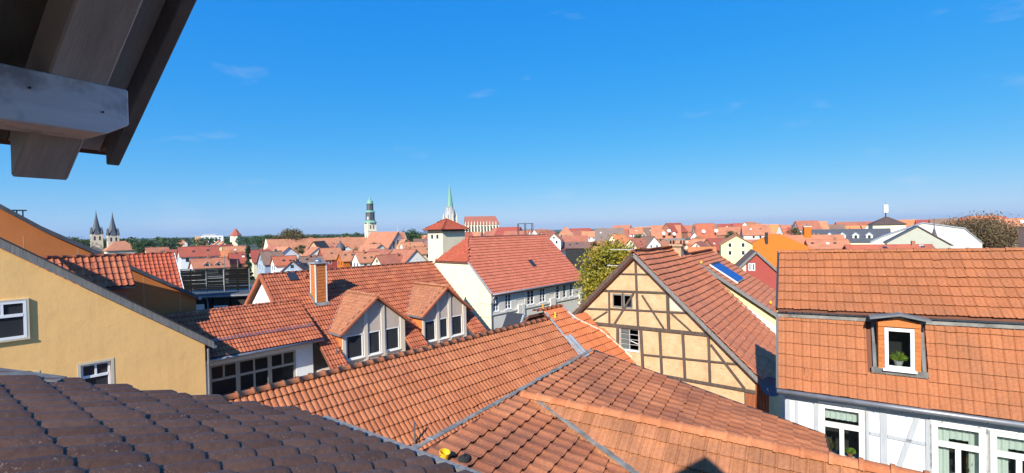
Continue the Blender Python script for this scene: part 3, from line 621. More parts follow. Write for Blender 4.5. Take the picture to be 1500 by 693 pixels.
# ------------------------------------------------------------------ yellow gable house and orange house on the left
def left_houses():
    t = thing('yellow_gable_house', 'yellow plastered gable house with white windows at the left', 'house', (-13.17, 20.0, 0), 40)
    top = lambda x: H - 4.57 - .731 * x
    wins = [(-4.02, -3.0, H - 5.75, H - 4.46), (-6.0, -4.98, H - 5.75, H - 4.46)]
    w = MB(); panel(w, FY(0), [(-8.6, 0), (0, 0), (0, top(0)), (-5.8, top(-5.8) + .10), (-8.6, H + 2.1)], wins, .16)
    w.face((0, 0, 0), (0, 1.3, 0), (0, 1.3, top(0)), (0, 0, top(0))); w.build('wall', 'yellow_plaster', t)
    for u0, u1, z0, z1 in wins:
        o = window(t, FY(0), u0 + .09, u1 - .09, z0, z1 - .09, .13, .07, .62, 2, 1, sill=.05)
        f = MB(); f.mbox(FY(0), u0, u0 + .085, z0, z1, -.012, .02); f.mbox(FY(0), u1 - .085, u1, z0, z1, -.012, .02); f.mbox(FY(0), u0 + .085, u1 - .085, z1 - .085, z1, -.012, .02); f.build('surround', 'stone_pale', t)
    # the upper window sits in a casing that stands proud of the wall
    c = MB(); u0, u1, z0, z1 = -6.45, -5.19, H - 3.26, H - 1.94
    c.mbox(FY(0), u0, u0 + .06, z0, z1, -.07, 0); c.mbox(FY(0), u1 - .06, u1, z0, z1, -.07, 0); c.mbox(FY(0), u0 + .06, u1 - .06, z1 - .06, z1, -.07, 0); c.mbox(FY(0), u0 - .03, u1 + .0, z0 - .06, z0, -.09, 0); c.build('window_casing', 'stone_pale', t)
    window(t, FY(-.085), u0 + .063, u1 - .063, z0 + .003, z1 - .063, .06, .075, .64, 2, 1)
    b = MB(); pts = [(.32, top(.32) + .02), (-5.8, top(-5.8) + .12), (-8.6, H + 2.12)]
    for p, q in zip(pts, pts[1:]): b.hexa([(p[0], -.10, p[1]), (q[0], -.10, q[1]), (q[0], .02, q[1]), (p[0], .02, p[1]), (p[0], -.10, p[1] + .30), (q[0], -.10, q[1] + .30), (q[0], .02, q[1] + .30), (p[0], .02, p[1] + .30)])
    b.build('verge_board', 'board_grey', t)
    r = MB()
    for p, q in zip(pts, pts[1:]): r.hexa([(p[0], -.14, p[1] + .30), (q[0], -.14, q[1] + .30), (q[0], 1.4, q[1] + .30), (p[0], 1.4, p[1] + .30), (p[0], -.14, p[1] + .36), (q[0], -.14, q[1] + .36), (q[0], 1.4, q[1] + .36), (p[0], 1.4, p[1] + .36)])
    r.build('roof_edge', 'dark_metal', t)
    MB().tube([(.36, -.12, top(.3) + .08), (.36, 1.3, top(.3) + .08)], .07, 8).build('gutter', 'gutter', t)
    MB().tube([(.10, -.07, top(.1) - .1), (.10, -.07, 3.0)], .045, 8).build('downpipe', 'gutter', t)
    # orange house behind
    o = thing('orange_gable_house', 'tall orange plastered gable with dark roof edge behind the yellow house', 'house', (-13.17, 20.0, 0), 40)
    prof = [(.95, H - 3.02), (-1.6, H - 1.39), (-2.72, H - .69), (-4.48, H + .43), (-5.6, H + 1.30), (-9.0, H + 4.1)]
    w = MB(); panel(w, FY(4.0), [(-9, 0), (.87, 0), (.87, H - 3.0)] + prof[1:]); w.face((.87, 4, 0), (.87, 9, 0), (.87, 9, H - 3.0), (.87, 4, H - 3.0)); w.build('wall', 'orange_plaster', o)
    r = MB()
    for p, q in zip(prof, prof[1:]): r.hexa([(p[0], 3.8, p[1] - .02), (q[0], 3.8, q[1] - .02), (q[0], 10, q[1] - .02), (p[0], 10, p[1] - .02), (p[0], 3.8, p[1] + .16), (q[0], 3.8, q[1] + .16), (q[0], 10, q[1] + .16), (p[0], 10, p[1] + .16)])
    r.build('roof', 'slate', o)
    MB().bar((.98, 3.75, H - 3.0), (.98, 10, H - 3.0), .13, .11).build('gutter', 'gutter', o)
    for x in (-5.0, -3.4, -1.2, .2): MB().mbox(FY(4.0), x, x + .02, H - 7, min(H + .2, H - 2.5 - .64 * x), -.004, 0).build('plaster_joint', 'tan', o)
    v = MB(); v.mbox(FY(4.3), -5.15, -5.11, H + .9, H + 1.22, 0, .04); v.mbox(FY(4.3), -4.98, -4.94, H + .8, H + 1.22, 0, .04); v.mbox(FY(4.2), -5.25, -4.85, H + 1.22, H + 1.26, 0, .25); v.build('roof_vent', 'dark_metal', o)
    # tiled dormer box
    d = thing('tiled_dormer_box', 'small dark walled dormer with orange pan tile roof above the yellow verge', 'dormer', (-13.17, 20.0, 0), 40)
    s, c = math.sin(rad(45)), math.cos(rad(45)); ye, ze, yr = 1.65, H - 1.92, 2.85
    slab(d, [(-4.9, ye, ze), (-1.98, ye, ze), (-1.98, yr, ze + 1.2), (-4.9, yr, ze + 1.2)], .1, 'deck')
    slab(d, [(-4.9, yr, ze + 1.2), (-1.98, yr, ze + 1.2), (-1.98, 4.0, ze + .2), (-4.9, 4.0, ze + .2)], .1, 'deck')
    tile_field(d, (-4.88, ye - .04, ze), (1, 0, 0), (0, c, s), grid(14, 5, .207, .345), tile_mesh('dormer_pan_tile', .207, .345, 'pan', 'tile_red', th=.022, lift=.026), 300)
    ridge_run(d, (-4.9, yr, ze + 1.24), (-1.96, yr, ze + 1.24), .10, .40, 'tile_red')
    MB().box(-4.7, -2.15, 1.9, 3.9, H - 4.2, ze + .05).build('wall', 'brickish', d)
    MB().bar((-4.95, ye - .02, ze - .06), (-1.95, ye - .02, ze - .06), .05, .09).build('eaves_board', 'dark_metal', d)
    # deep red roof behind
    q = thing('red_roofed_house', 'deep red tiled roof slope right of the small tiled dormer', 'house', (-21.05, 30.0, 0), 44)
    s, c = math.sin(rad(43)), math.cos(rad(43)); ln = 3.35; yr = ln * c; zr = H - 3.3 + ln * s
    slab(q, [(-5, 0, H - 3.34), (0, 0, H - 3.34), (0, yr, zr - .04), (-5, yr, zr - .04)], .12, 'deck')
    slab(q, [(-5, yr, zr - .04), (0, yr, zr - .04), (0, 2 * yr, H - 3.34), (-5, 2 * yr, H - 3.34)], .12, 'deck')
    tile_field(q, (-4.95, -.03, H - 3.3), (1, 0, 0), (0, c, s), grid(21, 10, .236, .335), tile_mesh('red_pan_tile', .236, .335, 'pan', 'tile_deepred', th=.022, lift=.032), 210)
    ridge_run(q, (-5, yr, zr + .01), (0, yr, zr + .01), .10, .4, 'tile_deepred')
    MB().prism([(-4.8, .25, 0), (-4.8, 2 * yr - .25, 0), (-4.8, 2 * yr - .25, H - 3.3), (-4.8, yr, zr - .25), (-4.8, .25, H - 3.3)], (4.7, 0, 0)).build('wall', 'white_plaster', q)
    MB().bar((.03, 0, H - 3.3), (.03, yr, zr), .05, .14).build('verge_board', 'white_paint', q)
left_houses()

# ------------------------------------------------------------------ annex with big window
def annex():
    t = thing('glazed_annex', 'annex with wide dark glazed front under an orange tiled roof', 'annex', (-9.88, 24.2, 0), 43)
    yr, zr, ze = 2.81, H - 3.64, H - 5.30; sl = math.atan2(zr - ze, yr); s, c = math.sin(sl), math.cos(sl); ln = math.hypot(yr, zr - ze)
    slab(t, [(-7.4, 0, ze - .05), (0, 0, ze - .05), (0, yr, zr - .05), (-7.4, yr, zr - .05)], .1, 'deck')
    slab(t, [(-7.4, yr, zr - .05), (0, yr, zr - .05), (0, 2 * yr, ze - .05), (-7.4, 2 * yr, ze - .05)], .1, 'deck')
    me = tile_mesh('annex_tile', .3, ln / 9.5, 'double', 'tile_red', th=.024, lift=.036)
    tile_field(t, (-7.45, -.06, ze - .02), (1, 0, 0), (0, c, s), grid(25, 10, .3, ln / 9.5, lambda a, b: b < ln), me, 250)
    ridge_run(t, (-7.4, yr, zr + .02), (0, yr, zr + .02), .10, .36, 'tile_red')
    w = MB(); panel(w, FY(.55), [(-7.2, 0), (-.26, 0), (-.26, ze + .12), (-7.2, ze + .12)], [(-4.92, -1.13, H - 7.7, H - 5.76)], .2)
    w.face((-.26, .55, 0), (-.26, 5.4, 0), (-.26, 5.4, ze), (-.26, yr, zr - .2), (-.26, .55, ze + .12)); w.build('wall', 'white_plaster', t)
    MB().box(-5.4, -1.0, 2.6, 2.65, H - 8.5, H - 5.4).build('inner_wall', 'inner_wall', t)
    MB().box(-5.4, -1.0, .8, 2.6, H - 7.78, H - 7.72).build('inner_floor', 'board_grey', t)
    T = FY(.52)
    for u0, u1, nt, nb in ((-4.915, -3.76, 2, 1), (-3.76, -2.36, 2, 2), (-2.36, -1.135, 2, 1)):
        window(t, T, u0, u1, H - 7.695, H - 5.765, .12, .085, .66, nt, nb, 'beige_frame', 'glass_clear')
    MB().box(-5.25, -4.95, .48, .55, 0, ze + .1).build('corner_strip', 'white_plaster', t)
    g = MB(); g.tube([(-7.3, -.12, ze - .07), (.02, -.12, ze - .07)], .07, 10); g.build('gutter', 'gutter', t, smooth=True)
    MB().tube([(-5.35, -.12, ze - .1), (-5.35, .1, ze - .3), (-5.32, .5, ze - .5), (-5.32, .5, 2)], .045, 8).build('downpipe', 'gutter', t, smooth=True)
    MB().hexa([(-7.2, -.02, ze - .17), (-.02, -.02, ze - .17), (-.02, .02, ze - .17), (-7.2, .02, ze - .17), (-7.2, -.02, ze - .06), (-.02, -.02, ze - .06), (-.02, .02, ze - .06), (-7.2, .02, ze - .06)]).build('fascia', 'board_grey', t); MB().box(-7.2, -.02, .02, .55, ze - .16, ze - .13).build('soffit', 'board_grey', t)
    # snow guard
    k = ln / 9.5 * 2.6; y, z = k * c, ze + k * s + .07
    gd = MB()
    for dz in (.05, .14): gd.tube([(-5.6, y, z + dz), (-.1, y, z + dz)], .018, 6)
    for i in range(58): gd.bar((-5.55 + i * .094, y, z + .02), (-5.55 + i * .094, y, z + .17), .010, .010, (0, 1, 0))
    gd.build('snow_guard', 'steel', t)
    for i in range(7): MB().bar((-5.4 + i * .86, y + .02, z - .06), (-5.4 + i * .86, y - .05, z + .14), .03, .02, (1, 0, 0)).build('snow_guard_bracket', 'steel', t)
    for x, h_ in ((-5.2, .2),):
        MB().tube([(x, .9, ze + .55), (x, .9, ze + .85)], .03, 8).build('vent_pipe', 'steel', t)
annex()

# ------------------------------------------------------------------ dormer house
def dormer_house():
    t = thing('two_dormer_house', 'orange-roofed house with two gabled three-window dormers', 'house', (-11.94, 26.12, 0), 43)
    tn = math.tan(rad(37.4)); s, c = math.sin(rad(37.4)), math.cos(rad(37.4)); yr = 1.9; Z = lambda y: H - 3.64 + tn * y; zr = Z(yr)
    DZ = ((0.85, 4.75), (6.0, 9.5)); cut = lambda x, y: any(a - .05 < x < b + .05 and y < -3.1 for a, b in DZ)
    P = lambda x, y, n=0.0: (x, y - n * s, Z(y) + n * c)
    for x0, x1, yb in ((-1.25, -.1, 0.0), (-.1, .85, -4.6), (.85, 4.75, -3.2), (4.75, 6.0, -4.6), (6.0, 9.5, -3.2), (9.5, 10.75, -4.6)):
        slab(t, [P(x0, yb, -.05), P(x1, yb, -.05), P(x1, yr, -.05), P(x0, yr, -.05)], .1, 'deck')
    slab(t, [(-1.25, yr, zr - .06), (10.75, yr, zr - .06), (10.75, yr + 5, zr - .06 - 5 * tn), (-1.25, yr + 5, zr - .06 - 5 * tn)], .1, 'deck')
    me = tile_mesh('dormer_house_tile', .3, .345, 'double', 'tile_red', th=.024, lift=.036)
    y0 = yr - 24 * .345 * c
    def ok(a, b):
        x, y = -1.3 + a, y0 + b * c
        return not cut(x, y) and not (x < -.12 and y < -.1) and y > -4.6 and not (.8 < x < 1.5 and -.4 < y < .25)
    tile_field(t, P(-1.3, y0), (1, 0, 0), (0, c, s), grid(40, 24, .3, .345, ok), me, 300)
    ridge_run(t, (-1.28, yr, zr + .01), (10.75, yr, zr + .01), .10, .36, 'tile_red')
    # left gable in white with tiled verge
    g = MB(); panel(g, FX(-1.08), [(-.1, 0), (-.1, Z(-.1) - .2), (yr, zr - .2), (yr + 4.6, zr - .2 - 4.6 * tn), (yr + 4.6, 0)]); g.build('gable_wall', 'white_plaster', t)
    for sg, y1 in ((-1, 1.95), (1, 5)): MB().bar((-1.3, yr, zr - .02), (-1.3, yr + sg * y1, zr - .02 - y1 * tn), .12, .20).build('verge', 'tile_red', t)
    w = MB(); w.box(-.05, 10.6, -4.35, yr + 4.3, 0, H - 7.1); w.build('wall', 'dormer_plaster', t)
    # dormers
    for k, (cx, hl, hr_, f0, f1, wins, pils) in enumerate((
            (2.88, 2.18, 2.12, .88, 4.72, [(1.09, 2.06), (2.38, 3.13), (3.44, 4.36)], [(.88, 1.06), (2.12, 2.34), (3.18, 3.40), (4.42, 4.72)]),
            (7.80, 1.97, 2.05, 6.0, 9.46, [(6.14, 6.98), (7.28, 7.94), (8.24, 9.14)], [(6.0, 6.12), (7.02, 7.24), (7.98, 8.2), (9.2, 9.46)]))):
        d = bpy.data.objects.new('dormer', None); link(d, t)
        za = H - 3.45; sl = .80; yv, yf = -3.42, -3.2; ev = lambda x: za - sl * abs(x - cx)
        f = MB(); panel(f, FY(yf), [(f0, H - 7.2), (f1, H - 7.2), (f1, ev(f1) - .12), (cx, za - .12), (f0, ev(f0) - .12)], [(a, b, H - 6.62, H - 5.36) for a, b in wins], .12); f.build('face', 'dormer_plaster', d)
        pm = MB()
        for a, b in pils: m_ = (a + b) / 2; pm.hexa([(a, yf - .06, H - 7.2), (b, yf - .06, H - 7.2), (b, yf, H - 7.2), (a, yf, H - 7.2), (a, yf - .06, ev(a) - .14), (b, yf - .06, ev(b) - .14), (b, yf, ev(b) - .14), (a, yf, ev(a) - .14)])
        pm.build('pilasters', 'pilaster_plaster', d)
        for a, b in wins: window(d, FY(yf), a, b, H - 6.62, H - 5.36, .03, .055, 0, 1, 1, 'white_paint', 'glass', sill=.10, flat=True)
        for sg, hw in ((-1, hl), (1, hr_)):
            zb = za - sl * hw; ybk = (zb - (H - 3.64)) / tn; ytop = (za - (H - 3.64)) / tn
            xe = cx + sg * hw
            MB().hexa([(cx, yv, za - .10), (xe, yv, zb - .10), (xe, ybk, zb - .10), (cx, ytop, za - .10), (cx, yv, za - .03), (xe, yv, zb - .03), (xe, ybk, zb - .03), (cx, ytop, za - .03)]).build('roof_slope', 'deck', d)
            upv = Vector((-sg, 0, sl)).normalized(); ln = hw * math.hypot(1, sl); e = .21; w_ = .26
            cells = []
            for j in range(int(ln / e) + 1):
                fr = j * e / ln; ymax = ybk + (ytop - ybk) * fr
                for i in range(int((ymax - yv) / w_) + 1):
                    cells.append((i * w_ + (w_ / 2 if j % 2 and i else 0), j * e))
            fm = tile_mesh('flat_tile', w_, e, 'flat', 'tile_dormer', th=.016, lift=.022, lap=.05)
            if sg < 0: tile_field(d, (xe, yv, zb - .02), (0, 1, 0), upv, cells, fm, 0)
            else: tile_field(d, (xe, yv, zb - .02), (0, 1, 0), upv, cells, fm, 0)
            MB().bar((cx, yv - .02, za - .02), (xe, yv - .02, zb - .02), .10, .09).build('verge', 'tile_red', d)
            ck = MB(); xc = f0 if sg < 0 else f1
            ck.face((xc, yf, Z(yf) - .1), (xc, yf, ev(xc) - .1), (xc, (ev(xc) - .1 - (H - 3.64)) / tn, ev(xc) - .1)); ck.build('cheek', 'tile_hung', d)
            MB().bar((xe, ybk, zb + .03), (cx, ytop, za + .03), .10, .03).build('valley_sheet', 'zinc', d)
            MB().tube([(xe + sg * .03, yv - .02, zb - .06), (xe + sg * .03, ybk, zb - .06)], .05, 8).build('gutter', 'gutter', d)
        ridge_run(d, (cx, yv - .03, za + .0), (cx, ytop, za + .0), .06, .33, 'tile_dormer')
    # chimney hung with orange tiles
    ch = bpy.data.objects.new('chimney', None); link(ch, t)
    x0, x1, y0_, y1_, zt = .84, 1.46, -.36, .26, H - 1.62
    MB().box(x0, x1, y0_, y1_, H - 4.3, zt).build('shaft', 'tile_hung', ch)
    hung = MB()
    for r_ in range(14):
        zb = H - 4.15 + r_ * .178
        for k_ in range(4):
            a = x0 + .04 + k_ * .135
            hung.hexa([(a, y0_ - .022, zb), (a + .13, y0_ - .022, zb), (a + .13, y0_ - .003, zb), (a, y0_ - .003, zb), (a, y0_ - .008, zb + .17), (a + .13, y0_ - .008, zb + .17), (a + .13, y0_ - .002, zb + .17), (a, y0_ - .002, zb + .17)])
            a = y0_ + .04 + k_ * .135
            hung.hexa([(x0 - .022, a, zb), (x0 - .022, a + .13, zb), (x0 - .003, a + .13, zb), (x0 - .003, a, zb), (x0 - .008, a, zb + .17), (x0 - .008, a + .13, zb + .17), (x0 - .002, a + .13, zb + .17), (x0 - .002, a, zb + .17)])
    o = hung.build('hung_tiles', 'tile_hung', ch); o['kind'] = 'stuff'
    for (a, b) in ((x0, y0_), (x1, y0_), (x0, y1_)): MB().box(a - .03, a + .03, b - .03, b + .03, H - 4.2, zt).build('corner_trim', 'white_paint', ch)
    MB().box(x0 - .1, x1 + .1, y0_ - .1, y1_ + .1, zt, zt + .07).build('cap_plate', 'zinc', ch)
    MB().lathe(((x0 + x1) / 2, (y0_ + y1_) / 2, zt + .07), [(.16, 0), (.16, .04), (.22, .06), (.2, .12), (.12, .18), (.03, .20)], 14).build('cowl', 'steel', ch, smooth=True)
    MB().hexa([P(x0 - .12, y0_ - .18, .09), P(x1 + .1, y0_ - .18, .09), P(x1 + .1, y0_ + .02, .09), P(x0 - .12, y0_ + .02, .09), P(x0 - .12, y0_ - .18, .11), P(x1 + .1, y0_ - .18, .11), P(x1 + .1, y0_ + .02, .11), P(x0 - .12, y0_ + .02, .11)]).build('apron_sheet', 'lead', ch)
    MB().hexa([P(x0 - .14, y0_ - .1, .09), P(x0 - .02, y0_ - .1, .09), P(x0 - .02, y1_ + .1, .09), P(x0 - .14, y1_ + .1, .09), P(x0 - .14, y0_ - .1, .11), P(x0 - .02, y0_ - .1, .11), P(x0 - .02, y1_ + .1, .11), P(x0 - .14, y1_ + .1, .11)]).build('side_sheet', 'lead', ch)
    sk = bpy.data.objects.new('roof_window', None); link(sk, t)
    MB().hexa([P(.08, 1.3, .05), P(.58, 1.3, .05), P(.58, 1.82, .05), P(.08, 1.82, .05), P(.08, 1.3, .12), P(.58, 1.3, .12), P(.58, 1.82, .12), P(.08, 1.82, .12)]).build('frame', 'dark_metal', sk)
    MB().face(P(.13, 1.36, .125), P(.53, 1.36, .125), P(.53, 1.77, .125), P(.13, 1.77, .125)).build('pane', 'glass_far', sk)
    MB().lathe(P(1.05, 1.5, .05), [(.14, 0), (.13, .06), (.09, .12), (.02, .15)], 10).build('vent_hood', 'tile_red', t)
    # pipes between annex and left dormer
    for x, y in ((.25, -4.2), (.5, -3.3)): MB().tube([P(x, y, .02), (x, y - .05, Z(y) + .38)], .04, 8).build('vent_pipe', 'steel', t)
    o = thing('steel_flue', 'short shiny steel flue in front of the left dormer windows', 'flue', to_world(t, (3.1, -3.95, H - 7.3)), 43)
    MB().tube([(0, 0, 0), (0, 0, .75)], .09, 12).build('pipe', 'steel', o); MB().lathe((0, 0, .75), [(.11, 0), (.13, .05), (.13, .14), (.05, .2)], 12).build('cowl', 'steel', o)
    for k_ in range(2): MB().lathe((0, 0, .2 + .3 * k_), [(.095, 0), (.10, .01), (.10, .03), (.095, .04)], 12).build('joint_ring', 'steel', o)
dormer_house()

# ------------------------------------------------------------------ black roof terrace
def terrace():
    t = thing('black_terrace_house', 'black timbered house with a slatted roof terrace fence', 'house', (-25.37, 36.0, 0), 80)
    MB().box(-.3, 6.2, -2.2, 5, H - 4.45, H - 4.2).build('terrace_deck', 'slate', t)
    w = MB(); panel(w, FY(-1.9), [(-.2, 0), (6.1, 0), (6.1, H - 4.45), (-.2, H - 4.45)], [(.5, 1.2, H - 6.1, H - 5.0), (3.0, 4.0, H - 6.1, H - 5.05)], .1); w.build('wall', 'blackwall', t)
    window(t, FY(-1.9), .5, 1.2, H - 6.1, H - 5.0, .05, .09); window(t, FY(-1.9), 3.0, 4.0, H - 6.1, H - 5.05, .05, .12)
    MB().mbox(FY(-1.9), 1.35, 2.4, H - 6.4, H - 4.9, -.02, 0).build('infill_panel', 'grey_plaster', t)
    for x in (-.2, .42, 1.25, 2.45, 2.9, 4.1, 6.0): MB().mbox(FY(-1.9), x, x + .1, H - 7, H - 4.46, -.05, -.003).build('beam', 'black_wood', t)
    MB().tube([(2.7, -2.3, H - 4.35), (2.7, -2.1, H - 4.7), (2.7, -2.0, H - 7)], .05, 8).build('downpipe', 'gutter', t)
    MB().bar((-.3, -2.28, H - 4.3), (6.2, -2.28, H - 4.3), .1, .1).build('gutter', 'gutter', t)
    f = thing('slatted_fence', 'black horizontal slat screen standing on the roof terrace', 'fence', (-25.37, 36.0, H - 4.2), 80)
    for k in range(12):
        z = .12 + k * .133
        for a, b in ((0.0, 1.72), (1.80, 2.95), (3.03, 4.75)):
            o = MB().box(a, b, -.012, .012, z, z + random.choice((.118, .126, .130, .130))).build('slat', 'black_wood', f); o.rotation_euler = (0, random.gauss(0, .004), 0)
    for x in (-.06, .62, 1.74, 2.97, 3.9, 4.77): MB().box(x, x + .06, .015, .075, 0, 1.76 if x != 2.97 else 1.8).build('post', 'board_grey' if x in (2.97, 4.77) else 'black_wood', f)
    MB().box(-.1, 4.88, -.04, .1, 1.765, 1.80).build('top_rail', 'black_wood', f)
    for x in (2.95, 3.9):
        p = thing('thin_flagpole', 'thin bare pole rising above the black fence, %s of the two' % ('left' if x < 3 else 'right'), 'pole', to_world(f, (x, .3, 0)), 80)
        MB().tube([(0, 0, 0), (0, 0, 2.7 if x < 3 else 2.3)], [.04, .03], 8).build('shaft', 'board_grey', p); MB().lathe((0, 0, 2.7 if x < 3 else 2.3), [(.04, 0), (.05, .03), (.02, .07)], 8).build('finial', 'steel', p)
terrace()

# ------------------------------------------------------------------ cream building with stair tower
def cream_building():
    t = thing('cream_hall', 'large cream building with broad red half-hipped roof', 'building', (-1.71, 38.0, 0), 42.3)
    yr, zr, ze, L = 4.9, H - .50, H - 5.02, 13.1; sl = math.atan2(zr - ze, yr); s, c = math.sin(sl), math.cos(sl); tn = s / c
    hz = H - 2.52; hy = (hz - ze) / tn; hx = 2.0
    P = lambda x, y, n=0.0: (x, y - n * s, ze + y * tn + n * c)
    slab(t, [P(-.06, -.12, -.05), P(L + .15, -.12, -.05), P(L + .15, yr, -.05), P(hx, yr, -.05), P(-.06, hy, -.05)], .1, 'deck')
    slab(t, [(hx, yr, zr - .05), (L + .15, yr, zr - .05), (L + .15, 2 * yr + .1, ze - .1), (-.06, 2 * yr + .1, ze - .1), (-.06, 2 * yr - hy, hz - .05)], .1, 'deck')
    slab(t, [(-.12, hy, hz - .07), (hx, yr, zr - .04), (-.12, 2 * yr - hy, hz - .07)], .1, 'deck')
    me = tile_mesh('hall_tile', .3, .345, 'double', 'tile_cream', th=.026, lift=.042)
    tile_field(t, P(-.08, -.16), (1, 0, 0), (0, c, s), grid(45, 20, .3, .345, lambda a, b: b * c - .16 < yr - .05 and a - .1 > (b * c - .16 - hy) * hx / (yr - hy) if b * c - .16 > hy else True), me, 0)
    hs = math.atan2(zr - hz, hx); hl = hx / math.cos(hs)
    fm = tile_mesh('hip_flat_tile', .2, .2, 'flat', 'tile_deepred', th=.016, lift=.02)
    cells = []
    for j in range(int(hl / .2) + 1):
        fr = j * .2 / hl; half = (yr - hy) * (1 - fr)
        for i in range(-12, 12):
            if abs(i * .2 + .1) < half: cells.append((i * .2 + (.1 if j % 2 else 0) + (yr - hy), j * .2))
    tile_field(t, (-.16, 2 * yr - hy, hz - .02), (0, -1, 0), (math.cos(hs), 0, math.sin(hs)), cells, fm, 0)
    ridge_run(t, (hx, yr, zr + .0), (L + .15, yr, zr + .0), .11, .38, 'tile_cream'); ridge_run(t, (-.1, hy, hz), (hx, yr, zr), .09, .38, 'tile_deepred')
    wins = [(.24, .88), (1.62, 2.40), (4.45, 5.45), (6.22, 7.08), (8.68, 9.26), (9.78, 10.36), (10.90, 11.42)]
    T = FY(.12)
    w = MB(); panel(w, T, [(0, 0), (L, 0), (L, ze - .1), (0, ze - .1)], [(a, b, H - 6.55, H - 5.28) for a, b in wins] + [(3.1, 4.16, H - 6.5, H - 5.4), (7.72, 8.5, H - 6.5, H - 5.4)], .10)
    w.build('front_wall', 'grey_plaster', t)  # grey where the gable is cream: the front's weak light put into its colour
    for a, b in ((3.1, 4.16), (7.72, 8.5)):
        MB().mbox(T, a, b, H - 6.5, H - 5.4, .03, .1).build('blind_panel', 'grey_plaster', t); MB().mbox(T, a + .03, b - .03, H - 5.85, H - 5.75, -.02, .03).build('moulding', 'pale_plaster', t)
    for a, b in wins: window(t, T, a, b, H - 6.55, H - 5.28, .06, .07, 0, 1, 2 if b - a > .6 else 1, bars=3, sill=.06, pane='glass_far')
    MB().mbox(T, -.02, L, H - 6.80, H - 6.66, -.10, 0).build('string_course', 'pale_plaster', t)
    for a, b in ((.1, 3.0), (4.2, 7.5), (8.4, 12.4)): MB().mbox(T, a, b, H - 8.2, H - 7.0, -.04, 0).build('apron_panel', 'pale_plaster', t)
    for x in (3.15, 3.62, 7.68, 8.08, 12.4): MB().mbox(T, x, x + .38, 0, H - 6.35, -.16, 0).build('pier', 'pale_plaster', t)
    g = MB(); panel(g, FX(0), [(.12, 0), (.12, ze - .1), (hy, hz - .15), (2 * yr - hy, hz - .15), (2 * yr - .12, ze - .1), (2 * yr - .12, 0)]); g.face((L, .12, 0), (L, 9.7, 0), (L, 9.7, ze), (L, yr, zr - .2), (L, .12, ze)); g.face((0, 9.68, 0), (L, 9.68, 0), (L, 9.68, ze), (0, 9.68, ze)); g.build('gable_wall', 'cream_plaster', t)
    for z in (H - 5.9, H - 7.0): MB().mbox(FX(0), .12, 1.5, z, z + .12, -.05, 0).build('moulding', 'cream_plaster', t)
    MB().tube([(-.1, -.2, ze - .08), (L + .2, -.2, ze - .08)], .08, 10).build('gutter', 'gutter', t, smooth=True)
    MB().bar((-.09, -.1, ze - .02), (-.09, hy, hz - .02), .06, .12).build('verge_board', 'zinc', t)
    MB().tube([(.1, -.2, ze - .1), (.02, -.1, ze - .5), (-.02, .05, ze - .8), (-.02, .05, 1)], .055, 8).build('downpipe', 'gutter', t, smooth=True)
    MB().tube([(L + .05, -.2, ze - .1), (L - .1, .05, ze - .7), (L - .1, .05, 1)], .055, 8).build('downpipe', 'gutter', t, smooth=True)
    sk = bpy.data.objects.new('roof_window', None); link(sk, t)
    MB().hexa([P(7.2, 1.7, .07), P(7.72, 1.7, .07), P(7.72, 2.3, .07), P(7.2, 2.3, .07), P(7.2, 1.7, .15), P(7.72, 1.7, .15), P(7.72, 2.3, .15), P(7.2, 2.3, .15)]).build('frame', 'dark_metal', sk)
    MB().face(P(7.26, 1.77, .155), P(7.66, 1.77, .155), P(7.66, 2.23, .155), P(7.26, 2.23, .155)).build('pane', 'glass_far', sk)
    # stair tower
    o = thing('stair_tower', 'square cream stair tower with red pyramid roof left of the big red roof', 'tower', (-1.71, 38.0, 0), 42.3)
    x0, x1, y0, y1, zt = 3.0, 5.95, 9.72, 12.1, H + .30
    w = MB(); panel(w, FX(x0), [(y0, 0), (y0, zt), (y1, zt), (y1, 0)], [(10.35, 10.78, H - .66, H - .18), (11.2, 11.63, H - .66, H - .18)], .12); w.build('left_wall', 'cream_plaster', o)
    w = MB(); w.face((x0, y0, 0), (x1, y0, 0), (x1, y0, zt), (x0, y0, zt)); w.face((x1, y0, 0), (x1, y1, 0), (x1, y1, zt), (x1, y0, zt)); w.face((x0, y1, 0), (x1, y1, 0), (x1, y1, zt), (x0, y1, zt)); w.build('wall', 'cream_plaster', o)
    for a, b in ((10.35, 10.78), (11.2, 11.63)): window(o, FX(x0), a, b, H - .66, H - .18, .06, .05, mat='stone_grey', pane='glass_far')
    mx, my, ov = (x0 + x1) / 2, (y0 + y1) / 2, .38
    cs = [(x0 - ov, y0 - ov), (x1 + ov, y0 - ov), (x1 + ov, y1 + ov), (x0 - ov, y1 + ov)]; ap = (mx, my, zt + 1.12)
    r = MB()
    for i in range(4): a, b = cs[i], cs[(i + 1) % 4]; r.face((*a, zt - .02), (*b, zt - .02), ap)
    r.face(*[(*a, zt - .06) for a in cs]); r.build('roof_deck', 'deck', o)
    for i in range(4):
        a, b = Vector((*cs[i], zt)), Vector((*cs[(i + 1) % 4], zt)); mid = (a + b) / 2; upv = Vector(ap) - mid; ln = upv.length; uu = (b - a).normalized(); W_ = (b - a).length; cells = []
        for j in range(int(ln / .2)):
            half = W_ / 2 * (1 - j * .2 / ln)
            for q in range(int(W_ / .22)):
                if abs(q * .22 + .11 - W_ / 2) < half: cells.append((q * .22, j * .2))
        tile_field(o, a, uu, upv, cells, tile_mesh('tower_flat_tile', .22, .2, 'flat', 'tile_deepred', th=.016, lift=.02), 0)
        ridge_run(o, a + Vector((0, 0, .02)), ap, .07, .4, 'tile_deepred')
    MB().box(x0 - .3, x1 + .3, y0 - .3, y1 + .3, zt - .18, zt - .07).build('eaves_board', 'timber_old', o)
cream_building()
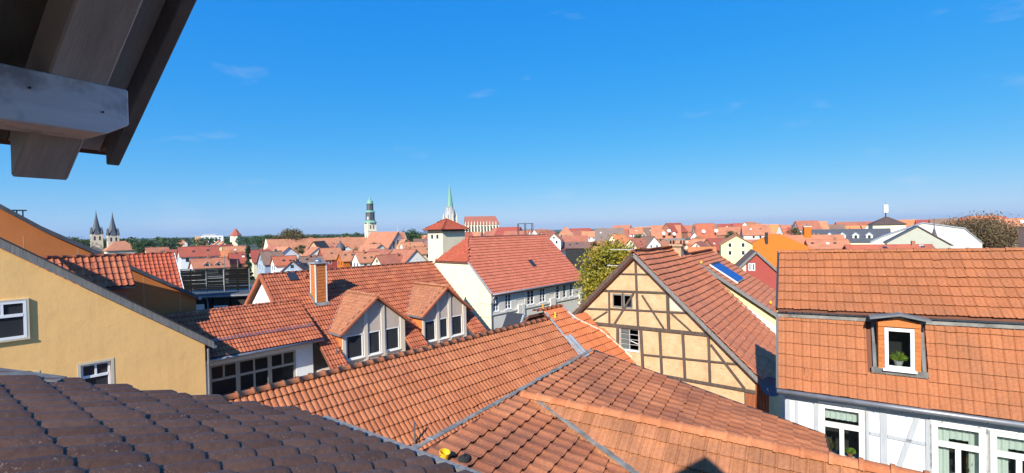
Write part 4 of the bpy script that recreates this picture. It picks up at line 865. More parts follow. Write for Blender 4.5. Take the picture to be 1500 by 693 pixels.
# ------------------------------------------------------------------ half-timbered barn
def barn():
    t = thing('half_timbered_barn', 'old half-timbered barn with ochre infill gable and sagging orange roof', 'barn', tuple(BARN_O), BARN_HR)
    za, tn = H - 1.16, .98; s, c = math.sin(math.atan(tn)), math.cos(math.atan(tn)); yl, yR = 5.0, -5.25
    top = lambda y: za - tn * abs(y)
    wins = [(.62, 1.10, H - 3.60, H - 2.96), (.14, .57, H - 3.60, H - 2.96), (-.12, .76, H - 5.47, H - 4.52)]
    w = MB(); panel(w, FX(0), [(yR + .35, 0), (yR + .35, top(yR + .35) - .12), (0, za - .12), (yl - .35, top(yl - .35) - .12), (yl - .35, 0)], wins, .12)
    w.face((0, yR + .35, 0), (7.2, yR + .35, 0), (7.2, yR + .35, top(yR + .35) - .12), (0, yR + .35, top(yR + .35) - .12)); w.face((0, yl - .35, 0), (7.2, yl - .35, 0), (7.2, yl - .35, top(yl - .35) - .12), (0, yl - .35, top(yl - .35) - .12))
    w.face((7.2, yR + .35, 0), (7.2, yR + .35, top(yR + .35) - .12), (7.2, 0, za - .12), (7.2, yl - .35, top(yl - .35) - .12), (7.2, yl - .35, 0)); w.build('infill_wall', 'barn_infill', t)
    def beam(y0, z0, y1, z1, wd, pr=.035): MB().bar((-pr / 2 + .01, y0, H + z0), (-pr / 2 + .01, y1, H + z1), pr + .05 + random.uniform(0, .02), wd * random.uniform(.7, 1.0), (0, z1 - z0, -(y1 - y0))).build('beam', 'timber_old', t, bevel=.008)
    for b in ((3.3, -4.44, -3.35, -4.41, .15), (1.2, -2.06, -.82, -2.02, .09), (1.72, -2.86, -1.62, -2.79, .12), (2.5, -3.76, 1.28, -3.71, .09), (1.2, -3.68, -2.45, -3.58, .09),
              (-.2, -5.60, -4.25, -5.46, .10), (1.3, -6.35, -4.85, -6.47, .14), (1.9, -5.58, .85, -5.58, .10), (-.03, -1.34, -.10, -4.40, .12), (1.25, -2.90, 1.26, -4.40, .12), (.60, -2.92, .60, -3.64, .06), (-1.42, -2.80, -1.45, -4.38, .17),
              (.86, -4.48, .88, -5.55, .14), (-.22, -4.48, -.29, -6.3, .15), (-1.06, -4.46, -1.12, -6.3, .12), (-2.03, -4.46, -2.10, -6.4, .13), (-3.06, -4.46, -3.09, -6.42, .14), (1.96, -4.48, 1.96, -5.3, .08),
              (.08, -2.90, 1.02, -4.37, .10), (-.30, -2.96, -1.24, -4.34, .09), (1.36, -3.82, 2.25, -4.40, .09), (-1.55, -3.64, -2.40, -4.36, .08), (-3.14, -4.80, -4.38, -6.40, .09)): beam(*b)
    # windows: an open casement above, a barred window with half its panes gone below
    o = MB(); T = FX(0)
    for a, b in ((.62, 1.10), (.14, .57)):
        o.mbox(T, a, a + .05, H - 3.59, H - 2.97, .0, .05); o.mbox(T, b - .05, b, H - 3.59, H - 2.97, .0, .05); o.mbox(T, a + .05, b - .05, H - 3.59, H - 3.53, 0, .05); o.mbox(T, a + .05, b - .05, H - 3.03, H - 2.97, 0, .05)
    o = o.build('upper_window', 'board_grey', t)
    MB().face(T(.2, H - 3.52, .03), T(.42, H - 3.52, .12), T(.42, H - 3.2, .12), T(.2, H - 3.2, .03)).build('pane', 'glass_far', o)
    o = MB(); a, b, z0, z1 = -.115, .755, H - 5.465, H - 4.525
    for u in (a, (a + b) / 2 - .015, b - .03): o.mbox(T, u, u + .03, z0, z1, .02, .06)
    for k in range(5): z = z0 + (z1 - z0 - .03) * k / 4; o.mbox(T, a, b, z, z + .022, .025, .055)
    o = o.build('lower_window', 'stone_grey', t)
    for k in range(4): zz = z0 + (z1 - z0) * k / 4; MB().face(T(.33, zz + .03, .045), T(.73, zz + .03, .045), T(.73, zz + .22, .045), T(.33, zz + .22, .045)).build('pane', 'dusty_glass', o)
    MB().mbox(T, -.13, .77, z0 - .06, z0 - .004, -.05, .03).build('sill', 'white_paint', o)
    MB().bar((-.0, -.1, z0 + .3), (-.0, .28, z0 + .42), .02, .05, (1, 0, 0)).build('loose_slat', 'white_paint', o)
    MB().prism([(-.012, -1.52, H - 3.54), (-.012, -2.36, H - 3.54), (-.012, -1.52, H - 2.75)], (.015, 0, 0)).build('grey_patch', 'stone_pale', t)
    MB().face((-.02, yR + .36, H - 7.2), (-.02, -4.36, H - 7.2), (-.02, -4.36, H - 6.5), (-.02, yR + .36, H - 6.5)).build('board_backing', 'timber_old', t)
    for k in range(9):
        y = -4.40 - k * .092; zt = min(H - 5.95, top(y) - .2)
        MB().box(-.07 - random.uniform(0, .01), -.035, y - .086, y, H - 7.4, zt if y < -4.72 else H - 6.56).build('plank', 'red_wood', t)
    # roof
    ov, xb = -.22, 7.42
    for sg, ye in ((-1, yR), (1, yl)):
        z_ = top(ye); slab(t, [(ov, ye, z_ - .06), (xb, ye, z_ - .06), (xb, 0, za - .06), (ov, 0, za - .06)], .1, 'deck')
        ln = abs(ye) * math.hypot(1, tn); e = .30; upv = Vector((0, -sg * c, s))
        me = tile_mesh('barn_tile', .27, e, 'flat', 'tile_barn', th=.022, lift=.075, lap=.08)
        warp = lambda a, b: -.13 * math.sin(math.pi * min(1, a / 7.6)) * (.35 + .65 * math.sin(math.pi * min(1, b / ln))) + .012 * math.sin(a * 2.3 + b) + .10
        n = int(ln / e); cells = grid(28, n + 1, .27, e)
        tile_field(t, (ov, ye, z_ - .02), (1, 0, 0), upv, cells, me, 300 if sg < 0 else 0, jit=.008, rotj=.012, warp=warp)
        MB().bar((ov - .03, 0, za + .02), (ov - .03, ye, z_ + .02), .06, .15).build('verge_board', 'board_grey' if sg < 0 else 'timber_old', t)
    k = 22
    rm = ridge_mesh(7.6 / k, .10, 'tile_barn')
    for i in range(k):
        o = bpy.data.objects.new('ridge_tile', rm); x = ov + 7.6 * i / k; o.location = (x, 0, za + .10 - .10 * math.sin(math.pi * i / k)); link(o, t)
    ch = bpy.data.objects.new('chimney', None); link(ch, t)
    MB().box(5.35, 5.85, -.55, -.05, H - 2.4, H - 1.0).build('shaft', 'chimney_stone', ch); MB().box(5.25, 5.95, -.65, .05, H - 1.0, H - .88).build('collar', 'chimney_stone', ch)
    MB().box(5.05, 6.15, -.85, .25, H - .68, H - .60).build('cap_plate', 'board_grey', ch)
    for a, b in ((5.3, -.6), (5.85, -.6), (5.3, -.05), (5.85, -.05)): MB().box(a, a + .06, b, b + .06, H - .88, H - .68).build('cap_leg', 'dark_metal', ch)
    # tv antenna on a mast beside the barn
    a = thing('tv_antenna', 'thin TV aerial with long horizontal booms in front of the yellow tree', 'aerial', to_world(t, (3.5, 1.5, H - 3.1)), 35)
    MB().tube([(0, 0, 0), (0, 0, 2.25)], .025, 6).build('mast', 'board_grey', a)
    for z, L in ((2.0, 1.1), (1.15, 1.3)):
        MB().bar((-.3, -.5, z), (-.3 + .2, L, z), .025, .025).build('boom', 'white_paint', a)
        for i in range(7): y = -.4 + i * .2; MB().bar((-.5, y, z + .02), (.1, y, z + .02), .012, .012).build('element', 'steel', a)
    # house with solar collector behind
    q = thing('solar_roof_house', 'orange-roofed house with a blue solar collector behind the barn', 'house', tuple(to_world(t, (8.6, 0, 0))), BARN_HR)
    t34 = .675; s2, c2 = math.sin(math.atan(t34)), math.cos(math.atan(t34)); zr = H - 1.66; L = 6.9; ye = -6.2
    top2 = lambda y: zr - t34 * abs(y - .1)
    for sg, y1 in ((-1, ye), (1, 5.0)):
        slab(q, [(-.1, y1, top2(y1) - .05), (L, y1, top2(y1) - .05), (L, .1, zr - .05), (-.1, .1, zr - .05)], .1, 'deck')
        ln = abs(y1 - .1) * math.hypot(1, t34)
        tile_field(q, (-.1, y1, top2(y1) - .02), (1, 0, 0), (0, -sg * c2, s2), grid(26, int(ln / .32) + 1, .27, .32), tile_mesh('solar_house_tile', .27, .32, 'flat', 'tile_barn', th=.02, lift=.07), 0)
    ridge_run(q, (-.1, .1, zr + .03), (L, .1, zr + .03), .10, .38, 'tile_barn')
    g = MB(); panel(g, FX(.1), [(ye + .3, 0), (ye + .3, top2(ye + .3) - .15), (.1, zr - .15), (4.7, top2(4.7) - .15), (4.7, 0)]); g.face((.1, ye + .3, 0), (L - .1, ye + .3, 0), (L - .1, ye + .3, top2(ye + .3)), (.1, ye + .3, top2(ye + .3))); g.build('gable_wall', 'white_plaster', q)
    MB().hexa([(.08, -1.0, top2(-1.0) - .62), (.08, ye + .3, top2(ye + .3) - .62), (.098, ye + .3, top2(ye + .3) - .62), (.098, -1.0, top2(-1.0) - .62), (.08, -1.0, top2(-1.0) - .2), (.08, ye + .3, top2(ye + .3) - .2), (.098, ye + .3, top2(ye + .3) - .2), (.098, -1.0, top2(-1.0) - .2)]).build('yellow_band', 'lightyellow', q)
    MB().bar((-.13, -.6, top2(-.6) + .04), (-.13, ye, top2(ye) + .04), .16, .17).build('verge_flashing', 'board_grey', q)
    S = lambda x, y, n: (x, y - n * s2, top2(y) + n * c2)
    p = thing('solar_collector', 'bright blue tube solar collector on the orange roof behind the barn', 'solar panel', tuple(to_world(q, (0, 0, 0))), BARN_HR)
    MB().bar(S(1.3, -1.0, .12), S(3.55, -1.0, .12), .16, .16).build('manifold', 'dark_metal', p)
    for i in range(22): x = 1.35 + i * .1; MB().tube([S(x, -1.05, .13), S(x, -2.42, .13)], .038, 6).build('tube', 'solar_blue', p)
    MB().bar(S(1.3, -2.45, .12), S(3.55, -2.45, .12), .06, .06).build('foot_rail', 'steel', p); MB().bar(S(1.24, -.95, .10), S(1.24, -2.5, .10), .05, .08).build('side_rail', 'white_paint', p)
    MB().hexa([S(1.3, -1.05, .07), S(3.55, -1.05, .07), S(3.55, -2.4, .07), S(1.3, -2.4, .07), S(1.3, -1.05, .085), S(3.55, -1.05, .085), S(3.55, -2.4, .085), S(1.3, -2.4, .085)]).build('reflector', 'solar_blue', p)
    for lab, x, y in (('small yellow plastic hook cover left of the blue solar collector', .4, -.7), ('yellow plastic hook cover low on the solar house roof beside the mansard edge, upper', 1.75, -4.15), ('yellow plastic hook cover low on the solar house roof beside the mansard edge, lower', .9, -4.6)):
        o = thing('roof_hook_cover', lab, 'hook cover', to_world(q, S(x, y, .06)), 35, 'hook covers on the roofs')
        MB().box(-.15, .15, -.06, .06, 0, .09).build('cover_body', 'yellow_plastic', o, bevel=.02); MB().box(-.04, .04, -.04, .04, .09, .15).build('knob', 'yellow_plastic', o)
barn()

# ------------------------------------------------------------------ right-hand mansard house
def mansard():
    t = thing('mansard_house', 'white and grey half-timbered house with orange mansard roof at the right', 'house', (7.32, 13.0, 0), 121.5)
    L = 7.2; ze, zk, yk = H - 4.49, H - 2.50, .55
    ln = math.hypot(yk, zk - ze); up1 = Vector((0, yk, zk - ze)).normalized()
    ys = lambda z: .04 + (z - ze) / (zk - ze) * yk
    for xa, xb_, zt_ in ((0, 2.18, zk), (2.18, 3.06, H - 3.74), (3.06, L, zk)): slab(t, [(xa, .04, ze), (xb_, .04, ze), (xb_, ys(zt_), zt_), (xa, ys(zt_), zt_)], .05, 'deck')
    me = tile_mesh('mansard_tile', .2, ln / 6.6, 'groove', 'tile_mansard', th=.022, lift=.03)
    dx0, dx1 = 2.03, 3.16
    tile_field(t, (-.02, 0, ze - .01), (1, 0, 0), up1, grid(36, 7, .2, ln / 6.6, lambda a, b: not (dx0 < a < dx1 and b > .62)), me, 300)
    # white board and lead strip at the break
    tilt = .018; zb = lambda x, z: z + tilt * x
    MB().hexa([(-.03, yk - .03, H - 2.50), (L, yk - .03, zb(L, H - 2.50)), (L, yk + .1, zb(L, H - 2.50)), (-.03, yk + .1, H - 2.50), (-.03, yk - .03, H - 2.36), (L, yk - .03, zb(L, H - 2.36)), (L, yk + .1, zb(L, H - 2.36)), (-.03, yk + .1, H - 2.36)]).build('break_board', 'white_paint', t)
    MB().hexa([(-.03, yk - .09, H - 2.60), (L, yk - .09, zb(L, H - 2.60)), (L, yk + .05, zb(L, H - 2.60)), (-.03, yk + .05, H - 2.60), (-.03, yk - .06, H - 2.51), (L, yk - .06, zb(L, H - 2.51)), (L, yk + .05, zb(L, H - 2.51)), (-.03, yk + .05, H - 2.51)]).build('lead_apron', 'lead', t)
    # upper slope
    ye, z0, yr, zr = .34, H - 2.36, 2.05, H - .88; ux = Vector((1, 0, tilt)).normalized(); up2 = Vector((0, yr - ye, zr - z0)).normalized(); l2 = math.hypot(yr - ye, zr - z0)
    slab(t, [(-.02, ye, z0), (L, ye, zb(L, z0)), (L, yr, zb(L, zr)), (-.02, yr, zr)], .06, 'deck')
    slab(t, [(-.02, yr, zr), (L, yr, zb(L, zr)), (L, yr + 4, zb(L, zr) - 3.4), (-.02, yr + 4, zr - 3.4)], .06, 'deck')
    me2 = tile_mesh('mansard_upper_tile', .2, l2 / 7.0, 'groove', 'tile_mansard', th=.022, lift=.032)
    tile_field(t, (-.04, ye - .03, z0 + .0), ux, up2, grid(36, 7, .2, l2 / 7.0), me2, 300)
    ridge_run(t, (-.05, yr, zr + .03), (L, yr, zb(L, zr) + .03), .085, .36, 'tile_mansard')
    e = MB(); e.bar((-.05, 0, ze - .02), (-.05, yk, zk), .06, .14); e.bar((-.05, ye, z0), (-.05, yr, zr + .03), .06, .14); e.build('verge_trim', 'dark_metal', t)
    # wall
    T = FY(.30); zt = H - 4.74
    wins = [(.95, 1.90, H - 6.32, H - 4.86), (3.26, 4.20, H - 6.32, H - 4.90), (4.30, 5.24, H - 6.32, H - 4.92)]
    w = MB(); panel(w, T, [(.12, 0), (L, 0), (L, zt), (.12, zt)], wins, .14); w.face((.12, .3, 0), (.12, 5.6, 0), (.12, 5.6, zt), (.12, yr, zr - .2), (.12, .3, zt)); w.build('infill_wall', 'white_infill', t)
    def beam(u0, z0_, u1, z1_, wd): MB().bar((u0, .29, H + z0_), (u1, .29, H + z1_), .05, wd, (-(z1_ - z0_), 0, u1 - u0)).build('beam', 'timber_grey', t, bevel=.004)
    for b in ((.18, -4.84, .18, -9, .12), (.40, -4.84, .40, -9, .07), (.87, -4.84, .87, -9, .13), (1.96, -4.84, 1.96, -9, .10), (2.31, -4.84, 2.31, -9, .15), (3.19, -4.84, 3.19, -9, .12), (4.25, -4.84, 4.25, -9, .09), (5.32, -4.84, 5.32, -9, .12),
              (2.02, -5.44, 2.23, -5.45, .09), (2.39, -5.45, 3.12, -5.49, .09), (2.98, -4.84, 2.52, -6.5, .11), (2.02, -6.40, 3.12, -6.40, .10), (.12, -4.80, L, -4.80, .11)): beam(*b)
    for k, (a, b, z0_, z1_) in enumerate(wins):
        o = window(t, T, a, b, z0_, z1_, .03, .10, .66, 1, 2, 'white_paint', 'glass_clear', sill=.10)
        f = MB(); f.mbox(T, a - .05, a - .001, z0_, z1_ + .02, -.035, .0); f.mbox(T, b + .001, b + .05, z0_, z1_ + .02, -.035, .0); f.mbox(T, a - .05, b + .05, z1_ + .02, z1_ + .075, -.05, .0); f.build('casing', 'white_paint', o)
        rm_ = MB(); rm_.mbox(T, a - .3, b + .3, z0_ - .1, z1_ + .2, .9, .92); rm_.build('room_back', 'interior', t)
        MB().mbox(T, a - .05, b + .05, z0_ - .03, z0_, .15, .42).build('window_board', 'white_paint', t)
        cur = MB(); u_ = a + .05; zc0, zc1 = (z1_ - .42, z1_ - .1)
        pl = [(u_ + i * (b - a - .1) / 26, .17 + .018 * math.sin(i * 1.7)) for i in range(27)]
        for (u1_, d1), (u2_, d2) in zip(pl, pl[1:]): cur.face(T(u1_, zc0, d1), T(u2_, zc0, d2), T(u2_, zc1, d2), T(u1_, zc1, d1))
        if k: # full-length curtains at the sides
            for lo, hi in ((0, 9), (20, 26)):
                for (u1_, d1), (u2_, d2) in zip(pl[lo:hi], pl[lo + 1:hi + 1]): cur.face(T(u1_, z0_ + .08, d1), T(u2_, z0_ + .08, d2), T(u2_, zc0, d2), T(u1_, zc0, d1))
        cur.build('curtain', 'curtain', t)
    def pot(u, dd, zb_, lab, mat, r, n, sprd, up_):
        wp = to_world(t, T(u, zb_, dd)); o = thing('potted_plant', lab, 'plant', wp, 121.5)
        MB().lathe((0, 0, 0), [(.045, 0), (.06, .09), (.066, .09), (.066, .11), (.05, .11)], 12).build('pot', 'pot', o); lv = MB()
        for i in range(n):
            az, el = random.uniform(0, 6.28), random.uniform(.3, 1.4); L_ = random.uniform(.5, 1) * r
            p = Vector((0, 0, .1)); q = p + Vector((math.cos(az) * math.cos(el) * sprd, math.sin(az) * math.cos(el) * .5, math.sin(el) * up_)) * L_; sd = Vector((-math.sin(az), math.cos(az), .3)) * .022
            lv.face(p, (p + q) / 2 + sd + Vector((0, 0, .02)), q, (p + q) / 2 - sd)
        lv.build('leaves', mat, o)
    pot(1.62, .27, H - 6.30, 'green potted plant behind the right pane of the left mansard house window', 'leaf_house', .24, 70, 1.0, .9)
    pot(1.14, .27, H - 6.30, 'brownish potted plant behind the left pane of the left mansard house window', 'leaf_olive', .34, 70, .6, 1.3)
    pot(3.95, .27, H - 6.30, 'tall thin potted plant behind the window next to the diagonal beam', 'leaf_olive', .55, 26, .35, 1.4)
    # eaves box and gutter
    MB().box(-.02, L, .02, .30, ze - .20, ze - .06).build('eaves_soffit', 'timber_grey', t)
    MB().tube([(-.06, -.06, ze - .08), (L, -.06, ze - .08)], .065, 10).build('gutter', 'gutter', t, smooth=True)
    for k in range(11): MB().bar((.2 + k * .66, .04, ze - .05), (.2 + k * .66, -.13, ze - .13), .02, .015).build('gutter_bracket', 'dark_metal', t)
    # dormer window in the lower slope
    d = bpy.data.objects.new('dormer', None); link(d, t); T = FY(.13)
    f = MB(); panel(f, T, [(2.20, H - 3.68), (3.04, H - 3.68), (3.04, H - 2.50), (2.62, H - 2.36), (2.20, H - 2.50)], [(2.335, 2.90, H - 3.62, H - 2.62)], .06)
    f.face(T(2.20, H - 3.68, 0), T(2.20, H - 2.5, 0), T(2.20, H - 2.5, .55), T(2.20, H - 3.68, .2)); f.face(T(3.04, H - 3.68, 0), T(3.04, H - 2.5, 0), T(3.04, H - 2.5, .55), T(3.04, H - 3.68, .2)); f.build('face', 'tile_hung', d)
    MB().mbox(T, 2.202, 3.038, H - 2.60, H - 2.50, -.03, 0).build('lintel', 'tile_hung', d)
    for k in range(9):
        for a in (2.205, 2.915): MB().mbox(T, a, a + .12, H - 3.62 + k * .112, H - 3.62 + k * .112 + .106, -.018, 0).build('hung_tile', 'tile_hung', d)
    window(d, FY(.10), 2.325, 2.91, H - 3.66, H - 2.63, .03, .075, 0, 1, 1, 'white_pvc', 'glass_clear', sill=.06, flat=True)
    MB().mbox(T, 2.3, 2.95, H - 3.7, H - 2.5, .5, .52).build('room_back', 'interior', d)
    for sg, xe in ((-1, 2.02), (1, 3.22)): MB().hexa([(2.62, -.06, H - 2.30), (xe, -.06, H - 2.42), (xe, .6, H - 2.42), (2.62, .6, H - 2.30), (2.62, -.06, H - 2.25), (xe, -.06, H - 2.37), (xe, .6, H - 2.37), (2.62, .6, H - 2.25)]).build('roof_sheet', 'lead_dark', d)
    sl_ = lambda z: (z - ze) / (zk - ze) * yk
    for u0, u1 in ((2.10, 2.17), (3.07, 3.14)): MB().hexa([(u0, sl_(H - 3.7) - .05, H - 3.72), (u1, sl_(H - 3.7) - .05, H - 3.72), (u1, sl_(H - 3.7) + .0, H - 3.72), (u0, sl_(H - 3.7) + .0, H - 3.72), (u0, sl_(H - 2.5) - .05, H - 2.5), (u1, sl_(H - 2.5) - .05, H - 2.5), (u1, sl_(H - 2.5), H - 2.5), (u0, sl_(H - 2.5), H - 2.5)]).build('side_sheet', 'lead_dark', d)
    MB().hexa([(2.06, sl_(H - 3.8) - .06, H - 3.82), (3.17, sl_(H - 3.8) - .06, H - 3.82), (3.17, sl_(H - 3.8), H - 3.82), (2.06, sl_(H - 3.8), H - 3.82), (2.06, .11, H - 3.67), (3.17, .11, H - 3.67), (3.17, .16, H - 3.67), (2.06, .16, H - 3.67)]).build('apron_sheet', 'lead', d)
    wp = to_world(t, T(2.62, H - 3.60, .16)); o = thing('potted_plant', 'yellow-green potted plant behind the mansard dormer window', 'plant', wp, 121.5); MB().lathe((0, 0, 0), [(.07, 0), (.1, .10), (.11, .12), (.08, .12)], 12).build('pot', 'stone_grey', o); lv = MB()
    for i in range(90):
        az, el = random.uniform(0, 6.28), random.uniform(.1, 1.4); L_ = random.uniform(.5, 1) * .3; p = Vector((0, 0, .12)); q = p + Vector((math.cos(az) * math.cos(el), math.sin(az) * math.cos(el) * .5, math.sin(el))) * L_; sd = Vector((-math.sin(az), math.cos(az), .3)) * .02; lv.face(p, (p + q) / 2 + sd + Vector((0, 0, .03)), q, (p + q) / 2 - sd)
    lv.build('leaves', 'leaf_house', o)
    # satellite dish hung on the shaded end wall
    o = thing('satellite_dish', 'dark blue satellite dish on the shaded end of the mansard house', 'satellite dish', to_world(t, (-.42, 5.0, H - 6.0)), 121.5)
    dm = MB(); nrm = (Vector((-.35, -1, .25))).normalized(); a = nrm.cross(Vector((0, 0, 1))).normalized(); b = a.cross(nrm); R = .38; rings = []
    for k in range(6): r = R * k / 5; rings.append([nrm * (.09 * (r / R) ** 2) + a * (r * math.cos(2 * math.pi * j / 24)) + b * (r * .92 * math.sin(2 * math.pi * j / 24)) for j in range(24)])
    vs_ = [p for r in rings for p in r]; dm.add(vs_, [(i * 24 + j, i * 24 + (j + 1) % 24, (i + 1) * 24 + (j + 1) % 24, (i + 1) * 24 + j) for i in range(5) for j in range(24)]); dm.add([p - nrm * .012 for p in vs_], [(i * 24 + j, (i + 1) * 24 + j, (i + 1) * 24 + (j + 1) % 24, i * 24 + (j + 1) % 24) for i in range(5) for j in range(24)])
    dm.build('reflector', 'dish_blue', o, smooth=True); MB().tube([b * -.38, nrm * .35 + b * -.12], .012, 6).build('arm', 'steel', o); MB().tube([nrm * .33 + b * -.14, nrm * .40 + b * -.08], .03, 8).build('receiver', 'steel', o); MB().tube([nrm * -.02, Vector((.5, .1, 0))], .02, 6).build('bracket', 'steel', o)
mansard()

# ------------------------------------------------------------------ generic town houses
def house(name, cat, label, x, y, hr, L, W, ze, zr, roof, wall, feat, group=None, near=True):
    t = thing(name, label, cat, (x, y, 0), hr, group); wm = WALLS[wall]; hip = 'h' in roof; rmat = 'roof_' + roof[0]
    h2 = W / 2; ov = .35; k = (zr - ze) / h2; th = .18
    w = MB(); a, b = -L / 2, L / 2
    pent = lambda xx: [(xx, -h2, 0), (xx, h2, 0), (xx, h2, ze)] + ([] if hip else [(xx, 0, zr - .12)]) + [(xx, -h2, ze)]
    w.prism(pent(a), (L, 0, 0)); w.build('wall', wm, t)
    r = MB(); hx = min(L * .42, h2) if hip else -ov
    for sg in (-1, 1):
        yo, zo = sg * (h2 + ov), ze - k * ov
        top = [(a - ov, yo, zo), (b + ov, yo, zo), (b - hx, 0, zr), (a + hx, 0, zr)]
        r.hexa(top + [(p[0], p[1], p[2] + th) for p in top])
    if hip:
        for sg, xx in ((-1, a), (1, b)):
            p = [(xx + sg * ov, -h2 - ov, ze - k * ov + th), (xx + sg * ov, h2 + ov, ze - k * ov + th), (xx - sg * hx, 0, zr + th)]; r.face(*p)
    r.build('roof', rmat, t)
    if near:
        MB().bar((a + hx, 0, zr + th), (b - hx, 0, zr + th), .22, .16).build('ridge', rmat, t)
        wz = min(1.25, max(.7, (ze - 1) * .3)); front = -1
        n = max(2, int(L / 2.1)) if 'w' in feat else 0
        for i in range(n):
            u = a + (i + .5) * L / n; window(t, FY(-h2 - .03), u - .42, u + .42, ze - .35 - wz, ze - .35, .02, .09, pane='glass_far')
        if 'w' in feat or wall in ('yellow', 'greywall', 'tan', 'bluegrey', 'redwall'):
            for j, u in enumerate((-h2 * .42, h2 * .42)):
                for z in ((ze + .25, ze - 1.7) if 'ww' in feat else (ze - .1,)): window(t, FX(a - .03), u - .42, u + .42, z - 1.0, z + .15, .02, .09, pane='glass_far')
        rg = random.Random(label)
        if 'w' not in feat and L > 4 and wall != 'black':
            for i in range(max(1, int(L / 2.6))):
                if rg.random() < .75: u = a + (i + .5) * L / max(1, int(L / 2.6)); MB().mbox(FY(-h2), u - .4, u + .4, ze - 1.55, ze - .45, -.03, 0).build('window', 'glass_far', t)
            for u in (-h2 * .4, h2 * .4): MB().mbox(FX(a), u - .38, u + .38, ze - 1.3, ze - .2, -.03, 0).build('window', 'glass_far', t)
            if rg.random() < .6: MB().mbox(FX(a), -.35, .35, ze + (zr - ze) * .25, ze + (zr - ze) * .25 + .8, -.03, 0).build('window', 'glass_far', t)
        if not hip:                                      # roof lights in the front slope
            for q in range(rg.choice((0, 1, 1, 2, 3))):
                u = rg.uniform(a * .8, b * .8); f = rg.uniform(.25, .65); y0_, z0_ = -h2 * (1 - f), ze + (zr - ze) * f + th; dd = .55 / math.hypot(1, k)
                MB().hexa([(u - .33, y0_, z0_), (u + .33, y0_, z0_), (u + .33, y0_ + dd, z0_ + dd * k), (u - .33, y0_ + dd, z0_ + dd * k), (u - .33, y0_, z0_ + .1), (u + .33, y0_, z0_ + .1), (u + .33, y0_ + dd, z0_ + dd * k + .1), (u - .33, y0_ + dd, z0_ + dd * k + .1)]).build('roof_light', rg.choice(('glass_far', 'glass_far', 'white_paint')), t)
        for q in range(feat.count('k') if 'k' in feat else rg.choice((0, 1, 1, 2))):
            u = a + L * (.3 + .45 * q) if 'kk' in feat else rg.uniform(a * .7, b * .7); yy = rg.uniform(-.5, .3)
            MB().box(u - .26, u + .26, yy - .24, yy + .24, zr - 1.2, zr + rg.uniform(.5, .95)).build('chimney', 'slate' if label.startswith('brick-brown') else 'brickish', t)
        for q in range(2 if 'd2' in feat else 0):
            u = a + L * (.38 + .34 * q); d = MB(); d.prism([(u - .55, -h2 * .92, ze + .1), (u + .55, -h2 * .92, ze + .1), (u + .55, -h2 * .92, ze + .7), (u, -h2 * .92, ze + 1.2), (u - .55, -h2 * .92, ze + .7)], (0, 1.2, 0)); d = d.build('dormer', 'grey_plaster', t)
            for sg in (-1, 1): MB().hexa([(u, -h2 * .92 - .15, ze + 1.22), (u + sg * .8, -h2 * .92 - .15, ze + .52), (u + sg * .8, -h2 * .92 + 1.6, ze + .52), (u, -h2 * .92 + 1.6, ze + 1.22), (u, -h2 * .92 - .15, ze + 1.32), (u + sg * .8, -h2 * .92 - .15, ze + .62), (u + sg * .8, -h2 * .92 + 1.6, ze + .62), (u, -h2 * .92 + 1.6, ze + 1.32)]).build('dormer_roof', rmat, d)
            MB().mbox(FY(-h2 * .92), u - .3, u + .3, ze + .2, ze + .75, -.02, 0).build('pane', 'glass_far', d)
    return t
